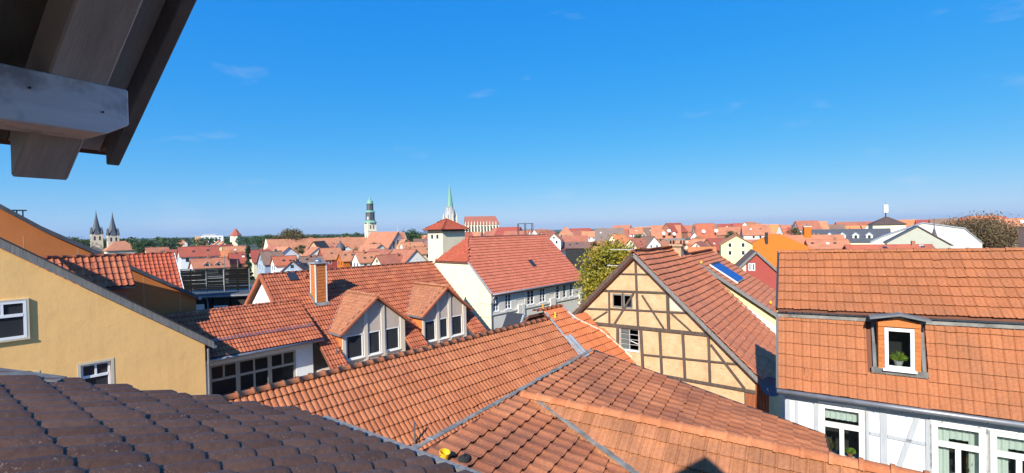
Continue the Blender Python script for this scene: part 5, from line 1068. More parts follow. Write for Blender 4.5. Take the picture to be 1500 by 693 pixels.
TOWN = [
 ('town_house', 'house', 'low orange-roofed house with pale yellow gable below the twin spires', -164.73, 218.54, 43, 8.21, 7.49, 5.29, 8.67, 'a', 'yellow', ''),
 ('town_house', 'house', 'long bright red roof with plain white gable end, left of the black terrace fence', -91.18, 136.87, 48, 9.34, 5.91, 7.76, 10.24, 'b', 'white', ''),
 ('town_house', 'house', 'orange-roofed house with two tiny gabled dormers just above the black fence', -68.61, 106.45, 45, 6.5, 4.48, 6.3, 8.18, 'a', 'white', 'd2'),
 ('town_house', 'house', 'far orange-roofed house with cream gable under the small white tower', -178.71, 290.48, -38, 14, 7.09, 6.09, 9.81, 'a', 'cream', ''),
 ('town_house', 'house', 'plain orange roof right of the bright red roof', -125.1, 212.84, 52, 9.39, 7.09, 5.69, 8.66, 'a', 'white', ''),
 ('town_house', 'house', 'dark red roof left of the small conifer', -86.24, 148.24, 52, 4.87, 6.34, 4.96, 7.81, 'b', 'brick', ''),
 ('town_house', 'house', 'little yellow gable with one window beside the small conifer', -86.98, 158.51, 43, 7, 7.3, 5.25, 7.29, 'a', 'yellow', 'w'),
 ('town_house', 'house', 'deep red roof right of the small conifer', -79.54, 148.22, 48, 5.46, 8.21, 5.09, 8.53, 'b', 'cream', ''),
 ('town_house', 'house', 'brick-brown roof carrying a dark slate chimney', -66.26, 129.22, 50, 4.96, 8.06, 5.52, 8.67, 'c', 'bluegrey', 'k'),
 ('town_house', 'house', 'house with pale blue-grey gable half in shade, left of the orange chimney', -52.99, 114.47, -18, 9, 4.37, 4.88, 6.96, 'a', 'bluegrey', ''),
 ('town_house', 'house', 'grey-brown roof directly behind the orange tiled chimney', -53.71, 125.42, 50, 5.24, 4.54, 5.26, 7.3, 'c', 'cream', ''),
 ('town_house', 'house', 'tall bare tan gable in front of the church nave', -87.79, 214.07, -5, 16, 7.52, 4.8, 10.03, 'a', 'tan', ''),
 ('town_house', 'house', 'flat orange roof between tan gable and onion turret', -94.55, 246.14, 60, 10.11, 8.19, 4.93, 8.37, 'a', 'cream', ''),
 ('town_house', 'house', 'orange-roofed house with a red wall below the onion turret', -60.82, 157.34, 50, 6.07, 8.19, 5.01, 8.45, 'a', 'redwall', 'wk'),
 ('town_house', 'house', 'orange-roofed house with orange wall right of the red walled one', -51.31, 146.94, 50, 4.94, 5.23, 4.95, 7.14, 'a', 'orange', ''),
 ('town_house', 'house', 'orange-roofed house with white verge below the white church tower', -42.58, 137.75, 52, 6.53, 6.21, 4.99, 7.6, 'a', 'white', 'k'),
 ('town_house', 'house', 'orange roof right below the church with pointed windows', -41.33, 147.68, 150, 25.61, 6.08, 5.44, 7.99, 'a', 'cream', ''),
 ('town_house', 'house', 'orange-roofed house with grey gable left of the cream stair tower', -29.36, 129.19, -38, 13, 7.67, 4.8, 8.49, 'a', 'greywall', 'w'),
 ('town_house', 'house', 'orange roof behind the grey gable', -36.06, 184.38, 50, 11.38, 6.01, 4.95, 7.47, 'a', 'cream', ''),
 ('town_house', 'house', 'distant orange roof left of the cream stair tower', -53.71, 252.12, 60, 11.27, 7.54, 4.93, 8.09, 'a', 'white', ''),
 ('town_house', 'house', 'distant brownish roof above it, left of the cream stair tower', -64.03, 337.29, 75, 12.52, 9.06, 4.91, 8.71, 'c', 'white', ''),
 ('town_house', 'house', 'distant red roof right of the church with pointed windows', -73.53, 312.31, 40, 11.54, 8.31, 4.93, 8.42, 'b', 'white', ''),
 ('town_house', 'house', 'orange roof just above the long ridge of the dormer house', -32.5, 123.7, 45, 6.83, 5.49, 5.01, 7.31, 'a', 'cream', ''),
 ('town_house', 'house', 'orange roof under the steel frame on the skyline', 4.94, 332.51, 80, 17.66, 9.06, 9.34, 13.14, 'a', 'cream', ''),
 ('town_house', 'house', 'orange roof right of the steel frame', 14.4, 256.51, 75, 9.77, 8.92, 9.24, 13.26, 'a', 'white', ''),
 ('town_house', 'house', 'orange roof left of the bright white gable', 16.25, 212.81, 60, 7.08, 7.99, 8.6, 12.2, 'a', 'cream', ''),
 ('town_house', 'house', 'house with bright white gable on the skyline beyond the cream building', 17.09, 185.4, 12, 10, 4.99, 9.13, 11.62, 'a', 'white', ''),
 ('town_house', 'house', 'squat hipped orange roof on the skyline right of the white gable', 32.52, 285.0, 95, 8.62, 14.76, 10.13, 14.39, 'ah', 'cream', ''),
 ('town_house', 'house', 'orange roof with two thin chimneys and a pale blue wall', 42.6, 304.01, 70, 8.4, 7.69, 8.87, 12.34, 'a', 'bluegrey', 'kk'),
 ('town_house', 'house', 'orange-roofed house with white wall and row of windows on the skyline', 43.6, 266.0, 100, 7.61, 7.22, 8.87, 11.9, 'a', 'white', 'w'),
 ('town_house', 'house', 'large grey-brown roof on the skyline above the yellow tree', 47.12, 228.01, 100, 13.27, 11.61, 7.37, 13.18, 'e', 'white', 'k'),
 ('town_house', 'house', 'broad orange roof behind the dark open shed', 26.84, 201.4, 95, 10.43, 8.05, 6.87, 10.25, 'a', 'brick', ''),
 ('town_house', 'house', 'dark open timber shed under brown roof left of the yellow tree', 22.3, 161.5, 100, 7.66, 5.08, 6.9, 8.67, 'c', 'black', ''),
 ('town_house', 'house', 'orange roof directly behind the yellow tree', 33.99, 184.3, 100, 8.14, 6.07, 5.34, 7.88, 'a', 'cream', ''),
 ('town_house', 'house', 'bright orange steep roof above the right side of the yellow tree', 46.98, 209.01, 60, 6.43, 8.12, 6.3, 10.36, 'f', 'cream', ''),
 ('town_house', 'house', 'orange-roofed house with long white wall on the skyline', 75.04, 285.0, 100, 7.61, 7.77, 9.63, 12.89, 'a', 'white', 'w'),
 ('town_house', 'house', 'brown roof with chimneys left of the tallest roof on the skyline', 84.24, 288.81, 70, 9.96, 10.65, 7.81, 13.13, 'c', 'greywall', 'k'),
 ('town_house', 'house', 'tallest broad orange roof on the skyline behind the barn', 86.78, 266.01, 105, 15.41, 12.6, 7.28, 14.28, 'a', 'brick', ''),
 ('town_house', 'house', 'house with grey gable and two windows behind the barn ridge', 56.18, 194.88, -12, 10, 6.02, 6.16, 9.47, 'c', 'greywall', 'w'),
 ('town_house', 'house', 'orange roof above the barn gable peak', 52.99, 193.84, 60, 11.17, 7.06, 5.49, 8.67, 'a', 'cream', ''),
 ('town_house', 'house', 'low orange roof with white wall right of the tallest roof', 101.26, 275.5, 100, 7.23, 8.38, 7.58, 11.09, 'a', 'white', ''),
 ('town_house', 'house', 'small white gable with paired windows on the skyline', 89.84, 232.24, 20, 9, 3.54, 8.02, 10.34, 'a', 'white', 'w'),
 ('town_house', 'house', 'steep dark red roof dotted with white roof lights on the skyline', 97.93, 239.4, 100, 8.54, 10.24, 6.42, 14.61, 'b', 'greywall', ''),
 ('town_house', 'house', 'orange roof right of the steep dark red one', 119.55, 266.01, 110, 9.17, 10.88, 6.97, 11.86, 'a', 'brick', ''),
 ('town_house', 'house', 'long orange roof behind the barn chimney', 70.66, 182.41, 105, 9.67, 6.62, 5.45, 8.22, 'a', 'white', ''),
 ('town_house', 'house', 'orange roof above a band of small white windows', 56.56, 140.61, 108, 7.2, 4.88, 5.12, 6.83, 'f', 'white', 'w'),
 ('town_house', 'house', 'red roof left of the pale yellow house', 72.32, 167.98, 60, 8.23, 7.25, 5.07, 8.7, 'b', 'brick', ''),
 ('town_house', 'house', 'pale yellow house with windows in its gable left of the big orange hip roof', 58.45, 123.59, 22, 12, 7.12, 8.49, 10.72, 'a', 'yellow', 'ww'),
 ('town_house', 'house', 'orange roof with weathered grey wall above the pale yellow house', 109.97, 212.81, 108, 10.83, 7.89, 9.08, 13.03, 'a', 'greywall', ''),
 ('town_house', 'house', 'small brown porch roof in front of the pale yellow house', 72.2, 146.63, 100, 4.77, 5.25, 4.94, 7.14, 'c', 'yellow', ''),
 ('town_house', 'house', 'red roof on the skyline above the orange hip roof', 160.51, 285.0, 100, 10.3, 8.97, 6.66, 10.69, 'b', 'cream', ''),
 ('town_house', 'house', 'low red roof on the skyline left of the orange chimney', 191.29, 313.52, 105, 16.98, 10.57, 5.72, 10.16, 'b', 'cream', ''),
 ('town_house', 'house', 'long brown roof on the skyline above the slate roof', 191.05, 285.02, 108, 14.62, 9.32, 7.66, 11.3, 'c', 'cream', ''),
 ('town_house', 'house', 'bright orange roof on the skyline left of the brown hip roof', 218.38, 304.01, 108, 9.39, 10.31, 7.44, 11.76, 'f', 'white', ''),
 ('town_house', 'house', 'second bright orange roof on the skyline close to the brown hip roof', 246.53, 323.01, 108, 11.44, 11.49, 6.8, 11.62, 'f', 'white', ''),
 ('town_house', 'house', 'low orange roof just behind the mansard ridge', 81.18, 121.62, 110, 8.75, 6.82, 6.96, 8.93, 'a', 'cream', ''),
 ('town_house', 'house', 'tall bright orange roof behind the brown tree', 213.31, 212.83, 120, 10.6, 8.72, 10.0, 15.19, 'f', 'cream', 'kk'),
 ('town_house', 'house', 'large orange roof with a round white dish at the right edge', 215.02, 197.68, 120, 15.84, 14.55, 6.55, 13.82, 'a', 'cream', ''),
 ('town_house', 'house', 'dark brown roof at the right edge just above the mansard ridge', 85.73, 76.04, 140, 4.61, 7.04, 8.76, 11.71, 'd', 'brick', ''),
 ('town_house', 'house', 'low bright red roof right behind the mansard ridge', 69.63, 87.45, 110, 12.76, 3.92, 7.78, 8.82, 'b', 'cream', ''),
 ('town_house', 'house', 'orange roof behind the orange chimney', 100.81, 159.61, 105, 10.65, 6.87, 6.52, 9.4, 'a', 'cream', ''),
 ('town_house', 'house', 'red roof directly behind the stair tower roof', -23.71, 228.02, 60, 8.64, 6.96, 9.75, 12.67, 'b', 'brick', ''),
 ('town_house', 'house', 'red roof peeking over the black terrace house', -57.11, 117.82, 50, 5.07, 4.89, 5.87, 7.78, 'b', 'white', ''),
]
FAR = [
 (543.2, 560.8, 141, 11.2, 8.2, 7.3, 11.0, 'a', 'yellow'), (-74.8, 305.2, 124, 16.8, 9.2, 4.6, 9.0, 'a', 'cream'), (-156.7, 383.8, 53, 11.6, 10.9, 4.8, 9.0, 'c', 'cream'),
 (223.0, 419.5, 55, 11.4, 9.0, 5.6, 10.2, 'b', 'white'), (231.4, 627.4, 124, 13.3, 8.5, 6.9, 10.8, 'a', 'greywall'), (-27.5, 450.5, 120, 10.6, 10.9, 6.8, 10.6, 'f', 'cream'),
 (338.3, 657.1, 122, 15.7, 10.4, 5.1, 9.7, 'a', 'yellow'), (313.8, 445.1, 145, 13.9, 8.9, 5.3, 9.2, 'a', 'white'), (137.5, 364.6, 120, 15.7, 9.0, 4.9, 8.7, 'c', 'yellow'),
 (233.3, 433.7, 47, 16.1, 8.3, 5.4, 9.5, 'a', 'white'), (493.7, 640.9, 146, 15.2, 9.0, 9.2, 13.1, 'b', 'yellow'), (673.1, 683.9, 143, 10.6, 9.5, 7.3, 11.4, 'b', 'brick'),
 (511.9, 535.0, 129, 15.3, 8.8, 4.5, 8.7, 'f', 'greywall'), (-91.7, 489.7, 138, 13.2, 10.5, 6.1, 10.4, 'f', 'greywall'), (144.9, 440.0, 146, 17.6, 9.6, 8.3, 12.5, 'a', 'cream'),
 (260.0, 331.5, 124, 16.0, 9.7, 7.3, 11.7, 'b', 'greywall'), (612.4, 698.4, 136, 10.6, 10.3, 5.7, 9.4, 'c', 'white'), (-57.9, 344.3, 124, 9.3, 9.4, 6.9, 10.9, 'b', 'white'),
 (-187.8, 440.2, 143, 15.2, 9.6, 6.1, 10.9, 'b', 'brick'), (335.8, 417.3, 41, 16.3, 9.9, 6.2, 10.2, 'a', 'cream'), (-229.7, 543.4, 40, 11.9, 10.7, 5.2, 9.4, 'a', 'brick'),
 (96.8, 491.8, 146, 17.2, 9.8, 8.0, 11.8, 'a', 'yellow'), (-29.8, 496.7, 120, 14.9, 10.9, 5.4, 9.2, 'a', 'cream'), (-25.4, 397.4, 36, 11.4, 8.5, 4.9, 9.7, 'a', 'yellow'),
 (574.9, 652.3, 50, 11.7, 9.6, 8.8, 12.7, 'a', 'brick'), (318.7, 353.0, 138, 10.0, 10.1, 4.8, 8.5, 'b', 'yellow'), (522.4, 492.8, 132, 15.1, 10.2, 8.1, 12.8, 'b', 'white'),
 (397.6, 414.5, 123, 13.3, 9.6, 8.0, 12.2, 'a', 'brick'), (-421.9, 593.1, 51, 15.0, 8.1, 4.7, 9.2, 'a', 'yellow'), (-193.3, 545.8, 49, 10.2, 8.9, 5.9, 10.6, 'a', 'cream'),
 (231.5, 385.3, 140, 11.5, 9.7, 7.5, 11.1, 'b', 'brick'), (342.1, 495.8, 145, 10.2, 8.9, 5.9, 10.2, 'c', 'brick'), (-252.2, 405.3, 142, 11.6, 10.9, 5.3, 9.9, 'f', 'greywall'),
 (-289.9, 562.0, 32, 10.1, 9.8, 4.9, 8.7, 'b', 'yellow'), (481.0, 590.0, 55, 12.9, 10.4, 4.3, 8.8, 'a', 'yellow'), (9.4, 634.3, 141, 12.4, 10.2, 5.9, 9.9, 'a', 'yellow'),
 (204.0, 386.0, 32, 9.3, 8.6, 5.8, 9.3, 'b', 'greywall'), (684.4, 668.7, 122, 10.4, 8.5, 6.0, 10.0, 'b', 'yellow'), (-427.5, 600.1, 42, 9.3, 10.8, 6.2, 10.2, 'a', 'white'),
 (-228.4, 614.1, 138, 15.6, 8.5, 5.5, 9.3, 'a', 'brick'), (329.9, 445.7, 129, 9.6, 11.0, 5.9, 10.0, 'f', 'cream'), (251.7, 472.3, 42, 13.1, 10.0, 9.4, 13.1, 'a', 'brick'),
 (-156.3, 586.6, 122, 13.2, 10.0, 4.8, 9.1, 'b', 'yellow'), (-17.9, 422.4, 56, 10.8, 10.1, 4.3, 8.6, 'a', 'brick'), (-340.6, 516.8, 53, 10.9, 8.1, 6.6, 10.8, 'b', 'yellow'),
 (265.3, 304.9, 144, 18.0, 9.7, 8.4, 12.1, 'b', 'white'), (-106.6, 351.9, 49, 16.2, 10.9, 4.3, 8.7, 'a', 'white'), (54.1, 653.1, 41, 11.8, 10.3, 8.4, 12.7, 'a', 'cream'),
 (601.0, 612.5, 49, 11.4, 10.4, 4.6, 8.6, 'a', 'greywall'), (283.2, 429.3, 30, 9.5, 8.4, 4.7, 8.7, 'f', 'greywall'), (108.3, 350.1, 119, 14.3, 10.5, 5.0, 9.4, 'a', 'greywall'),
 (20.9, 605.9, 122, 11.9, 10.7, 6.4, 10.5, 'b', 'cream'), (514.0, 489.3, 32, 16.3, 9.3, 7.2, 10.8, 'a', 'white'), (34.2, 457.1, 142, 11.7, 9.5, 5.0, 9.5, 'f', 'cream'),
 (623.1, 636.1, 130, 10.3, 10.5, 8.4, 12.5, 'a', 'white'), (-433.6, 618.6, 138, 16.8, 9.9, 5.8, 10.4, 'b', 'white'), (94.2, 308.9, 133, 13.5, 9.6, 7.3, 11.7, 'b', 'brick'),
 (321.4, 358.7, 48, 13.7, 8.9, 6.9, 10.5, 'a', 'greywall'), (196.8, 422.7, 145, 11.1, 8.1, 9.3, 12.9, 'a', 'greywall'), (491.1, 524.8, 54, 11.2, 10.9, 6.6, 10.8, 'b', 'white'),
 (622.1, 659.8, 130, 10.0, 10.1, 8.6, 12.8, 'c', 'greywall'), (-6.1, 618.9, 31, 12.7, 8.6, 4.3, 8.7, 'b', 'brick'), (152.4, 466.7, 37, 11.5, 9.8, 5.7, 10.5, 'a', 'yellow'),
 (438.0, 525.4, 136, 14.8, 10.1, 6.1, 10.5, 'a', 'yellow'), (-178.5, 276.1, 54, 11.7, 8.5, 4.7, 8.1, 'a', 'cream'), (-157.8, 238.5, 140, 12.9, 8.5, 3.2, 6.5, 'a', 'greywall'),
 (-115.4, 167.7, 36, 13.6, 7.7, 6.3, 8.9, 'b', 'cream'), (80.6, 151.6, 119, 12.9, 9.0, 5.1, 8.5, 'a', 'greywall'), (77.9, 262.6, 37, 10.0, 8.6, 3.3, 6.5, 'a', 'cream'),
 (-79.5, 163.3, 131, 9.1, 8.6, 5.6, 9.1, 'a', 'white'), (-92.7, 197.8, 135, 13.7, 8.7, 3.6, 6.2, 'a', 'cream'), (-50.9, 293.0, 133, 8.3, 7.5, 4.6, 8.0, 'c', 'brick'),
 (52.1, 145.8, 142, 12.9, 7.6, 2.8, 6.3, 'a', 'cream'), (-175.2, 273.5, 125, 10.5, 7.2, 3.4, 6.4, 'b', 'white'), (-99.7, 152.3, 54, 13.3, 7.0, 5.6, 8.3, 'f', 'greywall'),
 (-187.8, 290.0, 52, 8.5, 6.8, 3.0, 6.3, 'b', 'cream'), (123.4, 229.2, 47, 10.2, 7.4, 4.0, 7.1, 'f', 'cream'), (-46.0, 257.0, 138, 8.3, 6.5, 3.8, 6.6, 'a', 'brick'),
 (35.5, 178.2, 141, 11.3, 7.6, 5.6, 8.3, 'a', 'greywall'), (99.1, 291.9, 143, 11.5, 8.2, 5.9, 9.2, 'a', 'cream'), (-136.7, 270.8, 123, 10.1, 7.7, 4.2, 7.3, 'a', 'brick'),
 (-194.5, 281.6, 126, 9.7, 8.5, 4.0, 7.3, 'b', 'greywall'), (64.1, 266.3, 145, 13.0, 8.0, 5.1, 8.3, 'b', 'brick'), (86.7, 219.1, 30, 10.5, 7.5, 5.7, 8.8, 'f', 'brick'),
 (59.6, 150.2, 30, 12.3, 7.3, 5.1, 8.3, 'a', 'greywall'), (-56.0, 187.8, 133, 13.4, 7.7, 6.1, 8.8, 'a', 'greywall'), (-107.4, 196.4, 131, 11.1, 7.5, 3.6, 6.4, 'f', 'cream'),
 (-54.8, 163.2, 133, 13.7, 7.0, 4.2, 7.0, 'a', 'yellow'), (31.9, 157.3, 143, 11.1, 7.7, 3.7, 7.0, 'a', 'white'), (17.1, 185.5, 30, 13.8, 7.5, 5.2, 8.5, 'b', 'white'),
 (-92.2, 186.8, 121, 9.8, 7.0, 3.7, 7.2, 'c', 'white'), (58.4, 226.6, 145, 13.7, 7.7, 5.5, 8.2, 'a', 'white'), (85.3, 226.8, 128, 10.7, 8.6, 4.9, 7.5, 'a', 'yellow'),
 (31.7, 224.6, 53, 11.8, 7.3, 3.5, 6.6, 'b', 'greywall'), (-96.5, 261.4, 46, 10.7, 8.9, 4.6, 8.0, 'f', 'cream'), (-114.1, 181.1, 51, 10.9, 7.2, 4.1, 7.6, 'b', 'white'),
 (-81.0, 193.8, 143, 11.1, 8.0, 4.8, 8.0, 'a', 'greywall'), (-121.0, 186.4, 29, 13.7, 7.3, 3.3, 6.8, 'b', 'yellow'), (62.1, 223.9, 33, 11.0, 6.5, 3.8, 7.2, 'f', 'greywall'),
 (-180.6, 257.9, 53, 9.4, 8.6, 3.5, 6.7, 'c', 'yellow'), (-62.2, 172.8, 50, 11.0, 7.6, 4.0, 6.9, 'a', 'greywall'), (115.8, 256.3, 33, 8.3, 6.5, 5.5, 8.9, 'a', 'cream'),
 (-88.8, 186.3, 142, 11.7, 8.3, 3.0, 6.4, 'a', 'white'), (-89.6, 251.4, 144, 9.0, 7.5, 4.2, 6.8, 'a', 'greywall'), (-175.1, 283.1, 33, 13.4, 6.9, 4.7, 8.3, 'b', 'yellow'),
 (71.7, 182.7, 55, 12.8, 7.5, 3.2, 6.5, 'f', 'cream'), (-104.1, 170.7, 39, 8.6, 8.0, 4.8, 7.8, 'a', 'greywall'), (-160.9, 258.9, 146, 13.0, 7.3, 4.8, 8.3, 'a', 'yellow'),
 (14.6, 199.1, 141, 10.7, 8.8, 5.6, 8.9, 'c', 'cream'), (-88.8, 176.7, 51, 10.9, 6.7, 3.8, 7.1, 'b', 'white'), (3.2, 295.1, 120, 16.8, 9.2, 7.8, 12.9, 'a', 'brick'),
 (376.9, 382.9, 30, 14.1, 9.9, 10.5, 15.2, 'a', 'yellow'), (79.3, 319.9, 144, 17.3, 10.4, 8.4, 12.5, 'b', 'greywall'), (107.6, 261.9, 98, 12.4, 8.8, 9.3, 14.4, 'c', 'greywall'),
 (12.7, 402.5, 116, 18.3, 10.4, 8.0, 13.4, 'a', 'greywall'), (190.3, 407.9, 53, 14.7, 9.8, 9.0, 14.0, 'b', 'yellow'), (15.2, 242.7, 38, 12.7, 10.4, 8.4, 13.4, 'a', 'white'),
 (169.5, 376.8, 46, 16.0, 8.2, 7.0, 12.4, 'a', 'greywall'), (92.3, 361.3, 104, 15.9, 10.1, 6.8, 12.4, 'b', 'yellow'), (263.1, 399.5, 124, 17.5, 8.4, 8.2, 12.9, 'a', 'greywall'),
 (304.2, 298.0, 40, 17.6, 12.0, 10.2, 14.4, 'f', 'yellow'), (91.4, 266.2, 55, 13.0, 9.0, 10.6, 15.5, 'b', 'brick'), (135.5, 253.7, 142, 15.6, 9.0, 8.7, 13.5, 'f', 'white'),
 (384.6, 385.7, 105, 12.5, 11.4, 9.3, 13.3, 'a', 'yellow'), (-15.3, 325.1, 147, 12.3, 9.3, 8.4, 13.0, 'a', 'white'), (287.8, 381.8, 99, 18.0, 10.5, 7.4, 12.7, 'b', 'greywall'),
 (58.1, 263.8, 40, 11.4, 11.9, 7.8, 13.2, 'a', 'yellow'), (374.3, 400.2, 130, 14.7, 9.1, 10.6, 14.7, 'a', 'white'), (117.8, 254.0, 128, 11.4, 10.5, 8.6, 12.6, 'a', 'brick'),
 (351.7, 334.4, 114, 17.6, 11.2, 9.0, 13.5, 'a', 'white'), (168.7, 269.7, 98, 11.4, 9.5, 10.3, 15.3, 'a', 'greywall'), (238.6, 257.7, 122, 14.9, 10.8, 9.6, 14.8, 'c', 'cream'),
 (342.2, 355.8, 46, 14.9, 11.2, 9.5, 14.6, 'b', 'brick'), (162.2, 334.4, 96, 10.7, 8.6, 9.8, 15.1, 'b', 'greywall'), (369.0, 400.4, 100, 13.5, 10.2, 10.0, 14.3, 'a', 'brick'),
 (241.4, 234.2, 111, 11.0, 10.9, 9.5, 13.9, 'a', 'white'), (199.7, 292.3, 120, 11.3, 9.1, 7.2, 12.7, 'c', 'greywall'), (-1.8, 309.0, 115, 16.2, 9.9, 10.7, 15.5, 'b', 'brick'),
 (171.1, 270.2, 105, 15.8, 9.5, 9.9, 14.8, 'a', 'yellow'), (284.4, 371.9, 135, 16.9, 10.6, 10.2, 14.6, 'a', 'yellow'), (169.2, 334.8, 109, 13.9, 10.5, 10.3, 14.7, 'a', 'greywall'),
 (210.5, 274.1, 51, 15.5, 10.2, 7.5, 12.8, 'a', 'white'), (176.1, 353.1, 51, 17.3, 8.3, 9.9, 14.6, 'a', 'white'), (244.2, 296.7, 116, 18.7, 10.0, 10.1, 14.8, 'f', 'greywall'),
 (-11.7, 421.9, 124, 11.0, 10.2, 8.9, 13.4, 'a', 'cream'), (247.7, 278.3, 121, 13.8, 9.3, 10.1, 14.5, 'b', 'yellow'), (-22.0, 253.9, 104, 11.3, 11.7, 7.6, 12.8, 'a', 'white'),
 (218.3, 325.7, 97, 15.7, 11.5, 8.5, 12.7, 'a', 'cream'), (229.2, 404.7, 120, 18.0, 9.7, 9.3, 13.3, 'a', 'brick'), (292.5, 377.5, 38, 14.6, 8.6, 9.8, 15.0, 'a', 'greywall'),
 (375.3, 340.9, 41, 18.6, 8.0, 8.5, 13.3, 'c', 'white'), (109.3, 385.5, 99, 14.8, 10.6, 8.3, 13.1, 'b', 'brick'), (52.6, 364.5, 102, 16.1, 8.1, 8.9, 13.9, 'b', 'white'),
 (345.8, 323.7, 121, 11.6, 8.9, 9.4, 14.2, 'a', 'white'), (82.5, 353.0, 124, 13.3, 10.7, 10.7, 15.5, 'a', 'cream'), (-8.2, 315.2, 125, 11.3, 8.3, 10.2, 15.1, 'a', 'cream'),
 (183.8, 409.1, 112, 17.6, 9.8, 11.0, 15.3, 'b', 'yellow'), (16.7, 323.7, 105, 18.2, 11.3, 7.0, 12.5, 'a', 'white'), (193.0, 361.8, 115, 9.4, 9.4, 9.0, 13.5, 'a', 'cream'),
 (116.0, 312.2, 108, 18.5, 10.4, 9.1, 14.3, 'a', 'greywall'), (242.2, 249.0, 117, 15.1, 9.9, 7.8, 12.9, 'b', 'cream'), (110.7, 309.0, 123, 18.5, 9.4, 9.5, 14.2, 'a', 'greywall'),
 (133.5, 264.1, 50, 12.3, 8.3, 10.4, 15.2, 'a', 'white'), (97.4, 351.5, 117, 10.7, 8.8, 9.3, 14.0, 'a', 'brick'), (234.9, 235.2, 122, 16.6, 10.1, 9.8, 14.9, 'b', 'greywall'),
 (335.5, 399.5, 122, 15.9, 11.6, 11.0, 15.2, 'f', 'cream'), (272.0, 380.8, 104, 17.9, 10.4, 9.4, 14.6, 'a', 'brick'), (262.9, 287.5, 105, 11.7, 9.3, 8.8, 14.3, 'b', 'yellow'),
]
for r in TOWN: house(*r)
RN = dict(a='orange', b='red', c='brown', f='bright orange'); WN = dict(white='white', cream='cream', greywall='grey', yellow='pale yellow', brick='brick')
def sector(x, y):
    a = math.degrees(math.atan2(x, y))
    return ('at far left' if a < -27 else 'near the church nave' if a < -15 else 'left of the stair tower' if a < -6 else 'beyond the red hall' if a < 9 else 'above the yellow tree' if a < 16 else 'beyond the barn' if a < 26 else 'above the orange hip' if a < 36 else 'at far right')
ORD = ['leftmost', 'second from left', 'third from left', 'fourth from left', 'fifth from left', 'sixth from left', 'seventh from left', 'eighth from left', 'ninth from left', 'tenth from left', 'eleventh from left', 'twelfth from left']
def farlabel(r): return 'far %s-roofed house with %s walls %s' % (RN[r[7]], WN[r[8]], sector(r[0], r[1]))
for r in FAR:
    lab = farlabel(r); same = sorted((q for q in FAR if farlabel(q) == lab), key=lambda q: q[0] / q[1])
    if len(same) > 1: lab += ', ' + ORD[same.index(r)]
    house('town_house', 'house', lab, *r, '', 'far houses of the old town', near=False)

